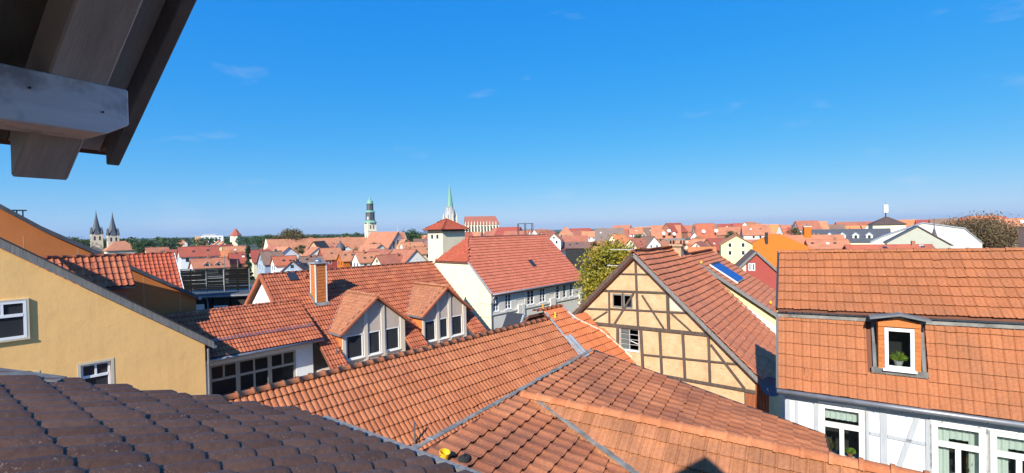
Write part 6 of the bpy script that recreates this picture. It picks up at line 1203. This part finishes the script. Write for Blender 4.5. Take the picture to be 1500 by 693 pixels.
def far_landmarks():
    # orange hip roof, red gable, slate roof with dormers, white gambrel, grey gable
    t = thing('orange_hip_house', 'broad bright orange hipped roof with a thin dark flue, right of centre', 'house', (70.5, 126.0, 0), 112)
    e = H - 10.6; z = H - 2.30
    ap = [(-1.4, 0, z), (1.2, 0, z)]; base = [(-17, -8, e), (16, -8, e), (16, 8, e), (-17, 8, e)]
    r = MB(); r.face(base[0], base[1], ap[1], ap[0]); r.face(base[1], base[2], ap[1]); r.face(base[2], base[3], ap[0], ap[1]); r.face(base[3], base[0], ap[0]); r.build('roof', 'brightorange', t)
    MB().box(-16.2, 15.2, -7.3, 7.3, 0, e + .1).build('wall', 'cream_plaster', t); MB().bar(ap[0], ap[1], .3, .2).build('ridge', 'roof_f', t)
    MB().tube([(-2.4, -2.2, e + 3), (-2.4, -2.2, z + .55)], .38, 8).build('flue', 'dark_metal', t)
    t = thing('red_gable_house', 'dark red gable house with paired white windows beside the mansard edge', 'house', (38.6, 74.5, 0), 22)
    ze, zr, hw = H - 7.6, H - 4.2, 3.3
    w = MB(); panel(w, FX(0), [(-hw, 0), (-hw, ze), (0, zr - .1), (1.5, zr - .1 - 1.5 * 1.03), (1.5, 0)], [(.2, .62, H - 7.1, H - 5.9), (.72, 1.14, H - 7.1, H - 5.9)], .1); w.build('gable_wall', 'red_plaster', t)
    w = MB(); panel(w, FX(0), [(1.5, 0), (1.5, zr - .1 - 1.5 * 1.03), (hw, ze), (hw, 0)]); w.build('side_wall', 'cream_plaster', t)
    MB().box(.2, 9, -hw + .02, hw - .02, 0, ze).build('body', 'red_plaster', t)
    for a, b in ((.2, .62), (.72, 1.14)): window(t, FX(0), a, b, H - 7.1, H - 5.9, .03, .12, pane='glass_far')
    for sg in (-1, 1):
        p = [(-.3, 0, zr), (-.3, sg * (hw + .4), ze - .42), (9, sg * (hw + .4), ze - .42), (9, 0, zr)]; MB().hexa(p + [(q[0], q[1], q[2] + .2) for q in p]).build('roof_slope', 'roof_c', t)
        MB().bar((-.34, 0, zr + .1), (-.34, sg * (hw + .4), ze - .3), .12, .34).build('verge_board', 'board_grey', t)
    MB().box(-.3, 0, 1.55, 2.4, H - 9, H - 7.4).build('bay_box', 'dark_metal', t)
    t = thing('orange_chimney_house', 'orange-roofed house with a massive orange rendered chimney', 'house', (79.5, 127.0, 0), 110)
    MB().prism([(-8, -4, 0), (8, -4, 0), (8, -4, H - 6), (-8, -4, H - 6)], (0, 8, 0)).build('wall', 'cream_plaster', t)
    for sg in (-1, 1): p = [(-8.4, 0, H - 2.9), (8.4, 0, H - 2.9), (8.4, sg * 4.5, H - 6.4), (-8.4, sg * 4.5, H - 6.4)]; MB().hexa(p + [(q[0], q[1], q[2] + .2) for q in p]).build('roof_slope', 'roof_a', t)
    ch = MB().box(-.8, .8, -1.0, .6, H - 4.2, H - .6).build('chimney', 'brightorange', t); MB().box(-.95, .95, -1.15, .75, H - .6, H - .35).build('chimney_cap', 'stone_pale', ch)
    MB().tube([(0, -.2, H - .35), (0, -.2, H + .35)], .25, 8).build('chimney_pot', 'steel', ch)
    t = thing('slate_dormer_house', 'long dark slate roof with four small white dormers', 'house', (123.5, 175.0, 0), 126)
    ze, zr, hw, L = H - 6.2, H - 2.0, 5, 26
    MB().box(-L / 2, L / 2, -hw, hw, 0, ze).build('wall', 'cream_plaster', t)
    for sg in (-1, 1): p = [(-L / 2 - .4, 0, zr), (L / 2 + .4, 0, zr), (L / 2 + .4, sg * (hw + .4), ze - .4), (-L / 2 - .4, sg * (hw + .4), ze - .4)]; MB().hexa(p + [(q[0], q[1], q[2] + .2) for q in p]).build('roof_slope', 'slate', t)
    for i in range(4):
        u = -4.4 + i * 3.9; y = -3.9; z = ze + 1.0
        d = MB(); d.prism([(u - .95, y, z - .3), (u + .95, y, z - .3), (u + .95, y, z + 1.2), (u, y, z + 2.1), (u - .95, y, z + 1.2)], (0, 2.4, 0)); d = d.build('dormer', 'white_paint', t)
        for sg in (-1, 1): MB().bar((u, y - .1, z + 2.2), (u + sg * 1.25, y - .1, z + 1.0), .3, .12).build('dormer_verge', 'bluegrey', d)
        MB().mbox(FY(y), u - .4, u + .4, z, z + 1.1, -.03, 0).build('pane', 'glass_far', d)
    t = thing('brown_hip_tower_house', 'cream house block with brown hipped roof carrying a phone mast', 'house', (163.0, 205.0, 0), 118)
    MB().box(-5.6, 5.6, -5, 5, 0, H - .6).build('wall', 'cream_plaster', t); r = MB(); z = H - .6; b_ = [(-6.3, -5.6, z), (6.3, -5.6, z), (6.3, 5.6, z), (-6.3, 5.6, z)]; A = [(-.6, 0, z + 3.4), (.6, 0, z + 3.4)]
    r.face(b_[0], b_[1], A[1], A[0]); r.face(b_[1], b_[2], A[1]); r.face(b_[2], b_[3], A[0], A[1]); r.face(b_[3], b_[0], A[0]); r.face(*b_); r.build('roof', 'roof_d', t)
    m_ = thing('phone_mast', 'white phone antenna box on a short pole above the brown hip roof', 'antenna', tuple(to_world(t, (-.3, -.5, z + 2.6))), 118)
    MB().tube([(0, 0, 0), (0, 0, 3.2)], .22, 8).build('pole', 'dark_metal', m_); MB().box(-.8, .8, -.8, .8, 2.6, 6.0).build('antenna_box', 'white_pvc', m_, bevel=.1); MB().tube([(0, 0, 6.0), (0, 0, 8.2)], .06, 6).build('lightning_rod', 'steel', m_)
    t = thing('white_gambrel_house', 'big plain white gambrel gable on the right skyline', 'house', (116.5, 133.0, 0), 38)
    g = [(12.2, 0), (12.2, H - 5.6), (9.2, H - 3.9), (.2, H - .2), (-8.2, H - 1.9), (-11.6, H - 5.8), (-11.6, 0)]
    w = MB(); w.prism([(0, y, z) for y, z in g], (9, 0, 0)); w.build('wall', 'gambrel_white', t); r = MB()
    for (y0, z0), (y1, z1) in zip(g[1:], g[2:-1]): r.hexa([(-.25, y0, z0), (-.25, y1, z1), (9.2, y1, z1), (9.2, y0, z0), (-.25, y0, z0 + .25), (-.25, y1, z1 + .25), (9.2, y1, z1 + .25), (9.2, y0, z0 + .25)])
    r.build('roof', 'zinc', t)
    t = thing('grey_gable_house', 'pale grey-green gable in front of the white gambrel house', 'house', (96.5, 112.0, 0), 36)
    w = MB(); w.prism([(0, -5.8, 0), (0, 5.8, 0), (0, 5.8, H - 4.7), (0, 0, H - 1.0), (0, -5.8, H - 5.3)], (8, 0, 0)); w.build('wall', 'stone_greenish', t)
    for sg, ze in ((1, H - 5.0), (-1, H - 5.6)): p = [(-.3, 0, H - .95), (-.3, sg * 6.2, ze), (8, sg * 6.2, ze), (8, 0, H - .95)]; MB().hexa(p + [(q[0], q[1], q[2] + .25) for q in p]).build('roof_slope', 'roof_c' if sg < 0 else 'slate', t)
    for lab, p in (('round white satellite dish against the large orange roof at the right edge', (207.0, 191.0, H - .6)), ('white satellite dish on the tallest broad roof, upper', (86.0, 258.0, H - 1.6)), ('white satellite dish on the tallest broad roof, lower right', (88.5, 257.0, H - 3.4)),
                   ('white satellite dish on the tallest broad roof, lower left', (83.0, 258.0, H - 2.9)), ('white satellite dish left of the steep dark red roof', (96.0, 236.0, H - 2.2)), ('white satellite dish on the steep dark red roof', (101.0, 233.0, H - 1.9))):
        o = thing('satellite_dish', lab, 'satellite dish', p, 110, 'satellite dishes on the far roofs')
        MB().lathe((0, 0, 0), [(.02, -.12), (.5, -.08), (.85, .05), (.9, .1), (.5, -.02), (.05, -.06)], 14).build('reflector', 'white_pvc', o).rotation_euler = (rad(68), 0, rad(20)); MB().tube([(0, 0, 0), (0, .8, -1.4)], .06, 6).build('mount', 'steel', o)
    # steel frame on the skyline
    t = thing('steel_roof_frame', 'open dark steel frame standing on a roof on the skyline above the red hall roof', 'frame', (3.2, 112.0, H - .9), 82)
    for x in (-1.7, 0, 1.7):
        for y in (-.8, .8): MB().box(x - .07, x + .07, y - .07, y + .07, 0, 2.6).build('post', 'dark_metal', t)
    for y in (-.8, .8):
        for z in (1.1, 2.6): MB().box(-1.7, 1.7, y - .06, y + .06, z - .06, z + .06).build('rail', 'dark_metal', t)
    # small slate spire, onion turret
    t = thing('slate_spirelet', 'small pointed slate spirelet just above the mansard ridge', 'spire', (104.0, 116.0, 0), 40); MB().box(-1.2, 1.2, -1.2, 1.2, 0, H - 6).build('base', 'stone_grey', t); MB().lathe((0, 0, H - 6), [(1.7, 0), (1.1, 1.2), (.5, 2.8), (.1, 4.6), (.06, 7.0)], 8).build('spire', 'slate', t)
    t = thing('onion_turret', 'small slate onion dome turret left of the white church tower', 'turret', (-78.0, 214.0, 0), 40); MB().lathe((0, 0, 0), [(1.7, 0), (1.7, H - 7.6)], 8).build('drum', 'white_paint', t); MB().lathe((0, 0, H - 7.6), [(1.75, 0), (2.1, .6), (2.1, 1.6), (1.7, 2.6), (.8, 3.5), (.45, 3.9), (.5, 4.3), (.1, 4.8), (.05, 6.6)], 12).build('dome', 'slate', t, smooth=True)
    # churches
    t = thing('twin_spire_church', 'distant church with twin pointed slate spires at the far left', 'church', (-322.6, 366.0, 0), 43)
    for k, (x, y) in enumerate(((0, 0), (8.6, -9.2))):
        tw = bpy.data.objects.new('tower', None); link(tw, t); zt = H + 4.2 - 1.2 * k
        MB().box(x - 3.4, x + 3.4, y - 3.4, y + 3.4, 0, zt).build('shaft', 'stone_pale', tw)
        for dx in (-1.5, 1.5):
            MB().box(x + dx - .5, x + dx + .5, y - 3.46, y - 3.4, zt - 4.6, zt - 1.6).build('belfry_opening', 'interior', tw); MB().box(x - 3.46, x - 3.4, y + dx - .5, y + dx + .5, zt - 4.6, zt - 1.6).build('belfry_opening', 'interior', tw)
        MB().lathe((x, y, zt), [(4.0, 0), (2.9, 2.6), (1.7, 8.0), (.6, 14.0), (.12, 17.5), (.08, 19.0)], 8, math.pi / 8).build('spire', 'slate', tw)
        for a in (-1, 1):
            for b in (-1, 1): MB().lathe((x + a * 3.0, y + b * 3.0, zt), [(.7, 0), (.7, 1.8), (.05, 6.0)], 8).build('corner_turret', 'slate', tw)
    nx, ny = 12, -17
    MB().box(nx - 9, nx + 9, ny - 8, ny + 8, 0, H - 8).build('nave_wall', 'stone_pale', t)
    r = MB(); q = [(nx - 10, ny - 9, H - 8.5), (nx + 10, ny - 9, H - 8.5), (nx + 10, ny + 9, H - 8.5), (nx - 10, ny + 9, H - 8.5)]; A = [(nx - 3, ny, H - 1.4), (nx + 3, ny, H - 1.4)]; r.face(q[0], q[1], A[1], A[0]); r.face(q[1], q[2], A[1]); r.face(q[2], q[3], A[0], A[1]); r.face(q[3], q[0], A[0]); r.build('nave_roof', 'roof_a', t)
    t = thing('green_topped_church', 'church with white tower and tiered slate and green copper top', 'church', (-99.0, 330.0, 0), 52)
    zt = H + 7.8; x = 0
    MB().box(-3.1, 3.1, -3.1, 3.1, 0, zt).build('shaft', 'stone_white', t)
    for z in (zt - 1.6, zt - 9.0):
        for dx in (-1.4, .7): MB().box(dx, dx + .7, -3.16, -3.1, z - 2.6, z).build('window', 'interior', t)
        MB().box(-3.16, -3.1, -.4, .4, z - 2.6, z).build('window', 'interior', t)
    MB().box(-3.3, 3.3, -3.3, 3.3, zt - 6.0, zt - 5.6).build('string_course', 'stone_white', t)
    MB().lathe((0, 0, zt), [(4.5, 0), (4.4, .4), (3.6, 1.2), (3.1, 1.6)], 8, math.pi / 8).build('cornice', 'copper', t)
    MB().lathe((0, 0, zt + 1.6), [(3.1, 0), (3.0, 5.6)], 8, math.pi / 8).build('lower_lantern', 'slate', t); MB().box(-2.9, -1.9, -2.3, -1.5, zt + 2, zt + 4.2).build('clock_panel', 'white_paint', t)
    MB().lathe((0, 0, zt + 7.2), [(3.5, 0), (3.4, .4), (2.5, 1.1), (2.3, 1.4)], 8, math.pi / 8).build('middle_cornice', 'copper', t); MB().lathe((0, 0, zt + 8.6), [(2.3, 0), (2.25, 4.6)], 8, math.pi / 8).build('upper_lantern', 'slate', t)
    MB().lathe((0, 0, zt + 13.2), [(2.6, 0), (2.5, .4), (2.0, .8), (2.2, 1.6), (1.5, 2.4), (.8, 2.9), (.6, 3.4), (.7, 3.8), (.2, 4.4), (.08, 6.4)], 10).build('copper_cap', 'copper', t, smooth=True)
    n = [(6, 0)]; hw, ze, zr = 8.5, H - 10.0, H - 1.3
    for nm, x0, x1, zr2, hw2, rm_ in (('long_nave', -66, -4, H - 2.3, 9.5, 'roof_a'), ('choir', 5, 25, H + .6, 8.8, 'roof_a')):
        MB().box(x0, x1, -hw2, hw2, 0, ze).build(nm + '_wall', 'stone_pale', t)
        for sg in (-1, 1): p = [(x0, 0, zr2), (x1, 0, zr2), (x1, sg * (hw2 + .5), ze - .4), (x0, sg * (hw2 + .5), ze - .4)]; MB().hexa(p + [(q[0], q[1], q[2] + .3) for q in p]).build(nm + '_roof', rm_, t)
    g = MB(); g.prism([(25, -8.8, 0), (25, 8.8, 0), (25, 8.8, ze), (25, 0, H + .9), (25, -8.8, ze)], (.5, 0, 0)); g.build('east_gable', 'stone_grey', t)
    g = MB(); g.prism([(-66.4, -9.5, 0), (-66.4, 9.5, 0), (-66.4, 9.5, ze), (-66.4, 0, H - 1.8), (-66.4, -9.5, ze)], (.4, 0, 0)); g.build('west_gable', 'stone_white', t)
    MB().tube([(25.2, 0, H + .9), (25.2, 0, H + 4.5)], .12, 6).build('cross_post', 'steel', t); MB().bar((25.2, -1, H + 3.5), (25.2, 1, H + 3.5), .2, .2).build('cross_arm', 'steel', t)
    t2 = thing('gothic_gable_church', 'grey church gable with three pointed windows right of the green-topped tower', 'church', (-72.6, 300.0, 0), 34)
    g = MB(); g.prism([(0, -.3, 0), (0, .3, 0), (0, .3, 1), (0, -.3, 1)], (.1, 0, 0))
    hw2 = 8.0; g = MB(); panel(g, lambda u, z, d: (u, d, z), [(-hw2, 0), (hw2, 0), (hw2, H - 9.0), (0, H + .9), (-hw2, H - 9.0)], [(-4.2, -2.6, H - 9.5, H - 5.2), (-.8, .8, H - 9.5, H - 4.2), (2.6, 4.2, H - 9.5, H - 5.2)], .5); g.build('gable_wall', 'stone_grey', t2)
    for a, b, z in ((-4.2, -2.6, H - 5.2), (-.8, .8, H - 4.2), (2.6, 4.2, H - 5.2)): MB().face((a, .3, H - 9.5), (b, .3, H - 9.5), (b, .3, z), (a, .3, z)).build('pane', 'glass_far', t2)
    for sg in (-1, 1): p = [(0, -.4, H + .9), (0, 26, H + .9), (sg * 8.6, 26, H - 9.7), (sg * 8.6, -.4, H - 9.7)]; MB().hexa(p + [(q[0], q[1], q[2] + .4) for q in p]).build('roof_slope', 'roof_a', t2)
    MB().box(-7.8, 7.8, .6, 25.8, 0, H - 9.2).build('nave_wall', 'stone_grey', t2); MB().tube([(0, 0, H + 1), (0, 0, H + 4.6)], .12, 6).build('cross_post', 'stone_white', t2); MB().bar((-1, 0, H + 3.7), (1, 0, H + 3.7), .2, .2).build('cross_arm', 'stone_white', t2)
    t = thing('green_needle_spire_church', 'tall green needle spire on a pale gothic tower behind the stair tower', 'church', (-60.0, 460.0, 0), 60)
    MB().box(-7, 7, -7, 7, 0, H + 9).build('tower_shaft', 'stone_pale', t)
    MB().lathe((0, 0, H + 6), [(8.0, 0), (6.6, 6), (5.0, 13), (4.3, 17), (3.9, 18)], 8, math.pi / 8).build('gothic_stage', 'stone_grey', t); MB().lathe((0, 0, H + 22), [(3.6, 0), (2.4, 8), (1.5, 15), (1.4, 16), (.8, 21), (.25, 26), (.10, 31)], 8, math.pi / 8).build('needle', 'copper', t)
    for k in range(8):
        a = k * math.pi / 4; MB().lathe((6.8 * math.cos(a), 6.8 * math.sin(a), H + 4), [(1.2, 0), (1.1, 9), (.05, 15)], 6).build('pinnacle', 'stone_pale', t)
        MB().box(3.9 * math.cos(a) - .5, 3.9 * math.cos(a) + .5, 3.9 * math.sin(a) - .5, 3.9 * math.sin(a) + .5, H + 20, H + 25).build('upper_pinnacle', 'stone_grey', t)
    nv = thing('gothic_nave', 'long orange church roof over tall white gothic windows beside the needle spire', 'church', (-33.0, 470.0, 0), 82)
    MB().box(-14, 19, -9, 9, 0, H + 7.4).build('wall', 'stone_white', nv); r = MB()
    for sg in (-1, 1): r.hexa([(-14, 0, H + 15.0), (17, 0, H + 15.0), (20, sg * 10, H + 7), (-14, sg * 10, H + 7), (-14, 0, H + 15.4), (17, 0, H + 15.4), (20, sg * 10, H + 7.4), (-14, sg * 10, H + 7.4)])
    r.build('roof', 'roof_a', nv)
    for i in range(11): MB().box(-13 + i * 3, -11.6 + i * 3, -9.1, -9.0, H - 5, H + 5.5).build('window', 'glass_far', nv); MB().box(-14 + i * 3, -13.3 + i * 3, -10.6, -9.12, H - 8, H + 7.2).build('buttress', 'stone_white', nv); MB().lathe((-13.65 + i * 3, -9.9, H + 7.2), [(.5, 0), (.45, 1.2), (.05, 3.2)], 6).build('pinnacle', 'stone_white', nv)
    t = thing('white_gate_tower', 'small white tower with red pyramid roof on the left horizon', 'tower', (-340.0, 580.0, 0), 43)
    MB().lathe((0, 0, 0), [(6.5, 0), (6.3, H + 1.5)], 8).build('shaft', 'stone_white', t); MB().lathe((0, 0, H + 1.5), [(7.2, 0), (3.4, 4.5), (2.4, 6.5), (.2, 9.0)], 8).build('roof', 'roof_b', t)
    t = thing('white_slab_block', 'white flat-roofed apartment block on the left horizon', 'building', (-385.0, 600.0, 0), 60)
    MB().box(-15, 15, -8, 8, 0, H + 2).build('wall', 'white_plaster', t); MB().box(-7, 7, -3, 3, H + 2, H + 4).build('roof_hut', 'stone_grey', t); MB().box(-15.1, -9, -8.1, 8, 0, H + 1.9).build('stair_strip', 'tan', t)
    for j in range(4):
        for i in range(5): MB().mbox(FY(-8), -7.5 + i * 4.4, -5.4 + i * 4.4, H - 10.5 + j * 3, H - 9 + j * 3, -.05, 0).build('window', 'glass_far', t)
far_landmarks()

# ------------------------------------------------------------------ trees
def tree(name, label, loc, height, rx, rz, mat, n, leaf, cat='tree', group=None, clumps=26, trunk=True, shape='round'):
    t = thing(name, label, cat, loc, 90, group); rg = np.random.default_rng(abs(hash(label)) % 9999 if False else sum(map(ord, label)))
    cz = height - rz; pts = []
    tb = MB(); r0 = max(.12, height * .022); tb.tube([(0, 0, 0), (.1, .05, cz * .5), (0, .1, cz), (.05, 0, height * .9)], [r0, r0 * .8, r0 * .55, r0 * .1], 8)
    C = []
    for k in range(clumps):
        v = rg.normal(size=3); v /= np.linalg.norm(v); q = rg.uniform(.35, .86) ** .6
        c = np.array([v[0] * rx * q, v[1] * rx * q, cz + v[2] * rz * q])
        if shape == 'cone': f = rg.uniform(0, 1); a = rg.uniform(0, 6.28); rr = rx * (1 - f) * rg.uniform(.4, .9); c = np.array([rr * math.cos(a), rr * math.sin(a), height * (.08 + .88 * f)])
        C.append(c)
        if k < 12: tb.tube([(0, .05, cz * rg.uniform(.4, .9)), tuple(c * .55 + np.array([0, 0, cz * .25])), tuple(c)], [r0 * .4, r0 * .25, r0 * .06], 5)
    tb.build('trunk', 'bark', t, smooth=True)
    m = n // clumps; cr = (rx * .34 if shape != 'cone' else rx * .3)
    P = np.concatenate([c + rg.normal(size=(m, 3)) * cr * np.array([.55, .55, .45]) for c in C]); N = len(P)
    a = rg.normal(size=(N, 3)); a /= np.linalg.norm(a, axis=1)[:, None]; b = np.cross(a, rg.normal(size=(N, 3))); b /= np.linalg.norm(b, axis=1)[:, None]
    sz = leaf * rg.uniform(.6, 1.3, (N, 1)); v = np.stack([P - a * sz, P + b * sz * .55, P + a * sz, P - b * sz * .55], 1).reshape(-1, 3)
    me = bpy.data.meshes.new('crown'); me.from_pydata(v.tolist(), [], [(4 * i, 4 * i + 1, 4 * i + 2, 4 * i + 3) for i in range(N)]); me.materials.append(MATS[mat]); link(bpy.data.objects.new('crown', me), t)
    return t
tree('broadleaf_tree', 'tree with yellow-green autumn crown between the red hall and the barn', (9.0, 42.0, 0), H - 1.1, 2.9, 3.9, 'leaf_yellow', 20000, .13, clumps=80)
tree('broadleaf_tree', 'big brown-green tree on the right skyline in front of the tall orange roofs', (142.0, 144.0, 0), H + .6, 9.3, 5.8, 'leaf_brown', 26000, .27, clumps=90)
tree('broadleaf_tree', 'big rust-brown tree left of the long church nave', (-143.0, 305.0, 0), H + 4.2, 8.8, 8.0, 'leaf_olive', 9000, .5, clumps=44)
tree('broadleaf_tree', 'lower ochre tree to the left of the rust-brown one', (-151.0, 300.0, 0), H - 1.0, 7.0, 6.0, 'leaf_olive', 6000, .5, clumps=36)
tree('broadleaf_tree', 'small dark bush tree at the foot of the green-topped church tower', (-78.0, 268.0, 0), H - 5.2, 4.2, 4.0, 'leaf_green', 5000, .32, clumps=30)
tree('broadleaf_tree', 'small olive tree in front of the long church nave', (-117.0, 260.0, 0), H - 5.0, 3.0, 4.2, 'leaf_olive', 4000, .32, clumps=26)
tree('conifer_tree', 'slim dark green conifer among the red roofs at the left', (-74.0, 132.0, 0), H - 2.4, 1.25, 3, 'leaf_conifer', 7000, .17, clumps=60, shape='cone')
tree('broadleaf_tree', 'dark green tree left of the twin spires', (-330.0, 350.0, 0), H + 1.2, 11, 6.5, 'leaf_green', 7000, .6, clumps=40)
tree('broadleaf_tree', 'dark round tree just right of the twin spires', (-262.0, 335.0, 0), H - 1.5, 6.0, 5.5, 'leaf_green', 6000, .5, clumps=34)
tree('broadleaf_tree', 'green tree on the left horizon right of the white tower', (-250.0, 480.0, 0), H + 1.5, 9.0, 7, 'leaf_green', 5000, .7, clumps=30)
tree('broadleaf_tree', 'green tree behind the roofs right of the gothic gable church', (-90.0, 420.0, 0), H + 2.0, 9, 6, 'leaf_green', 5000, .7, clumps=30)
for k, (px_, Y_, h_, r_, mt_, lb_) in enumerate(((-100, 150, H - 6.0, 2.6, 'leaf_green', 'small green tree among the roofs left of the conifer'), (-62, 190, H - 5.5, 3.2, 'leaf_olive', 'small olive tree among the roofs below the long nave'), (-36, 150, H - 6.2, 2.4, 'leaf_green', 'small green tree between roofs left of the grey gable'),
        (-20, 170, H - 6.0, 2.6, 'leaf_green', 'small green tree just left of the stair tower roof line'), (30, 170, H - 4.6, 2.6, 'leaf_olive', 'small olive tree beyond the red hall roof'), (62, 230, H - 3.0, 3.0, 'leaf_green', 'small green tree between the skyline roofs above the barn'),
        (112, 240, H - 2.4, 3.4, 'leaf_green', 'green tree behind the pale yellow house'), (150, 250, H - 1.6, 3.6, 'leaf_olive', 'olive tree behind the slate roof with white dormers'))):
    tree('broadleaf_tree', lb_, (px_, Y_, 0), h_, r_, r_ * .9, mt_, 2600, .24, clumps=22)
def woodland():
    rg = np.random.default_rng(8); P = []; S = []
    for k in range(520):
        az = rad(rg.uniform(-56, -14) if k < 420 else rg.uniform(-14, 40)); d = rg.uniform(520, 1500); R = rg.uniform(4, 8); hz = (H + rg.uniform(-7, 2.0)) * (1 if k < 420 else .8); m = 130
        c = np.array([math.sin(az) * d, math.cos(az) * d, hz - R * .7]); q = rg.normal(size=(m, 3)); q /= np.linalg.norm(q, axis=1)[:, None]
        P.append(c + q * R * rg.uniform(.55, 1.0, (m, 1)) * np.array([1.2, 1.2, .75])); S.append(np.full((m, 1), R * .2))
    P = np.concatenate(P); S = np.concatenate(S); N = len(P)
    a = rg.normal(size=(N, 3)); a /= np.linalg.norm(a, axis=1)[:, None]; b = np.cross(a, rg.normal(size=(N, 3))); b /= np.linalg.norm(b, axis=1)[:, None]
    v = np.stack([P - a * S, P + b * S * .7, P + a * S, P - b * S * .7], 1).reshape(-1, 3)
    me = bpy.data.meshes.new('far_woodland'); me.from_pydata(v.tolist(), [], [(4 * i, 4 * i + 1, 4 * i + 2, 4 * i + 3) for i in range(N)]); me.materials.append(MATS['leaf_green'])
    tag(link(bpy.data.objects.new('far_woodland', me)), 'belt of dark green woods along the left horizon', 'woods', kind='stuff')
woodland()

# ------------------------------------------------------------------ air
def haze():
    m = bpy.data.materials.new('haze_air'); m.use_nodes = True; n = m.node_tree.nodes; l = m.node_tree.links
    n.remove(n['Principled BSDF']); v = n.new('ShaderNodeVolumePrincipled'); v.inputs['Color'].default_value = (0.62, 0.78, 1.0, 1); v.inputs['Density'].default_value = HAZE; v.inputs['Anisotropy'].default_value = 0.2
    l.new(v.outputs[0], n['Material Output'].inputs['Volume']); MATS['haze_air'] = m
    o = MB().box(-9500, 9500, -9400, 9600, -1.0, 130).build('haze', 'haze_air'); o['kind'] = 'stuff'; o['label'] = 'thin pale blue haze over the town and hills'
HAZE = 0.6e-4
haze()
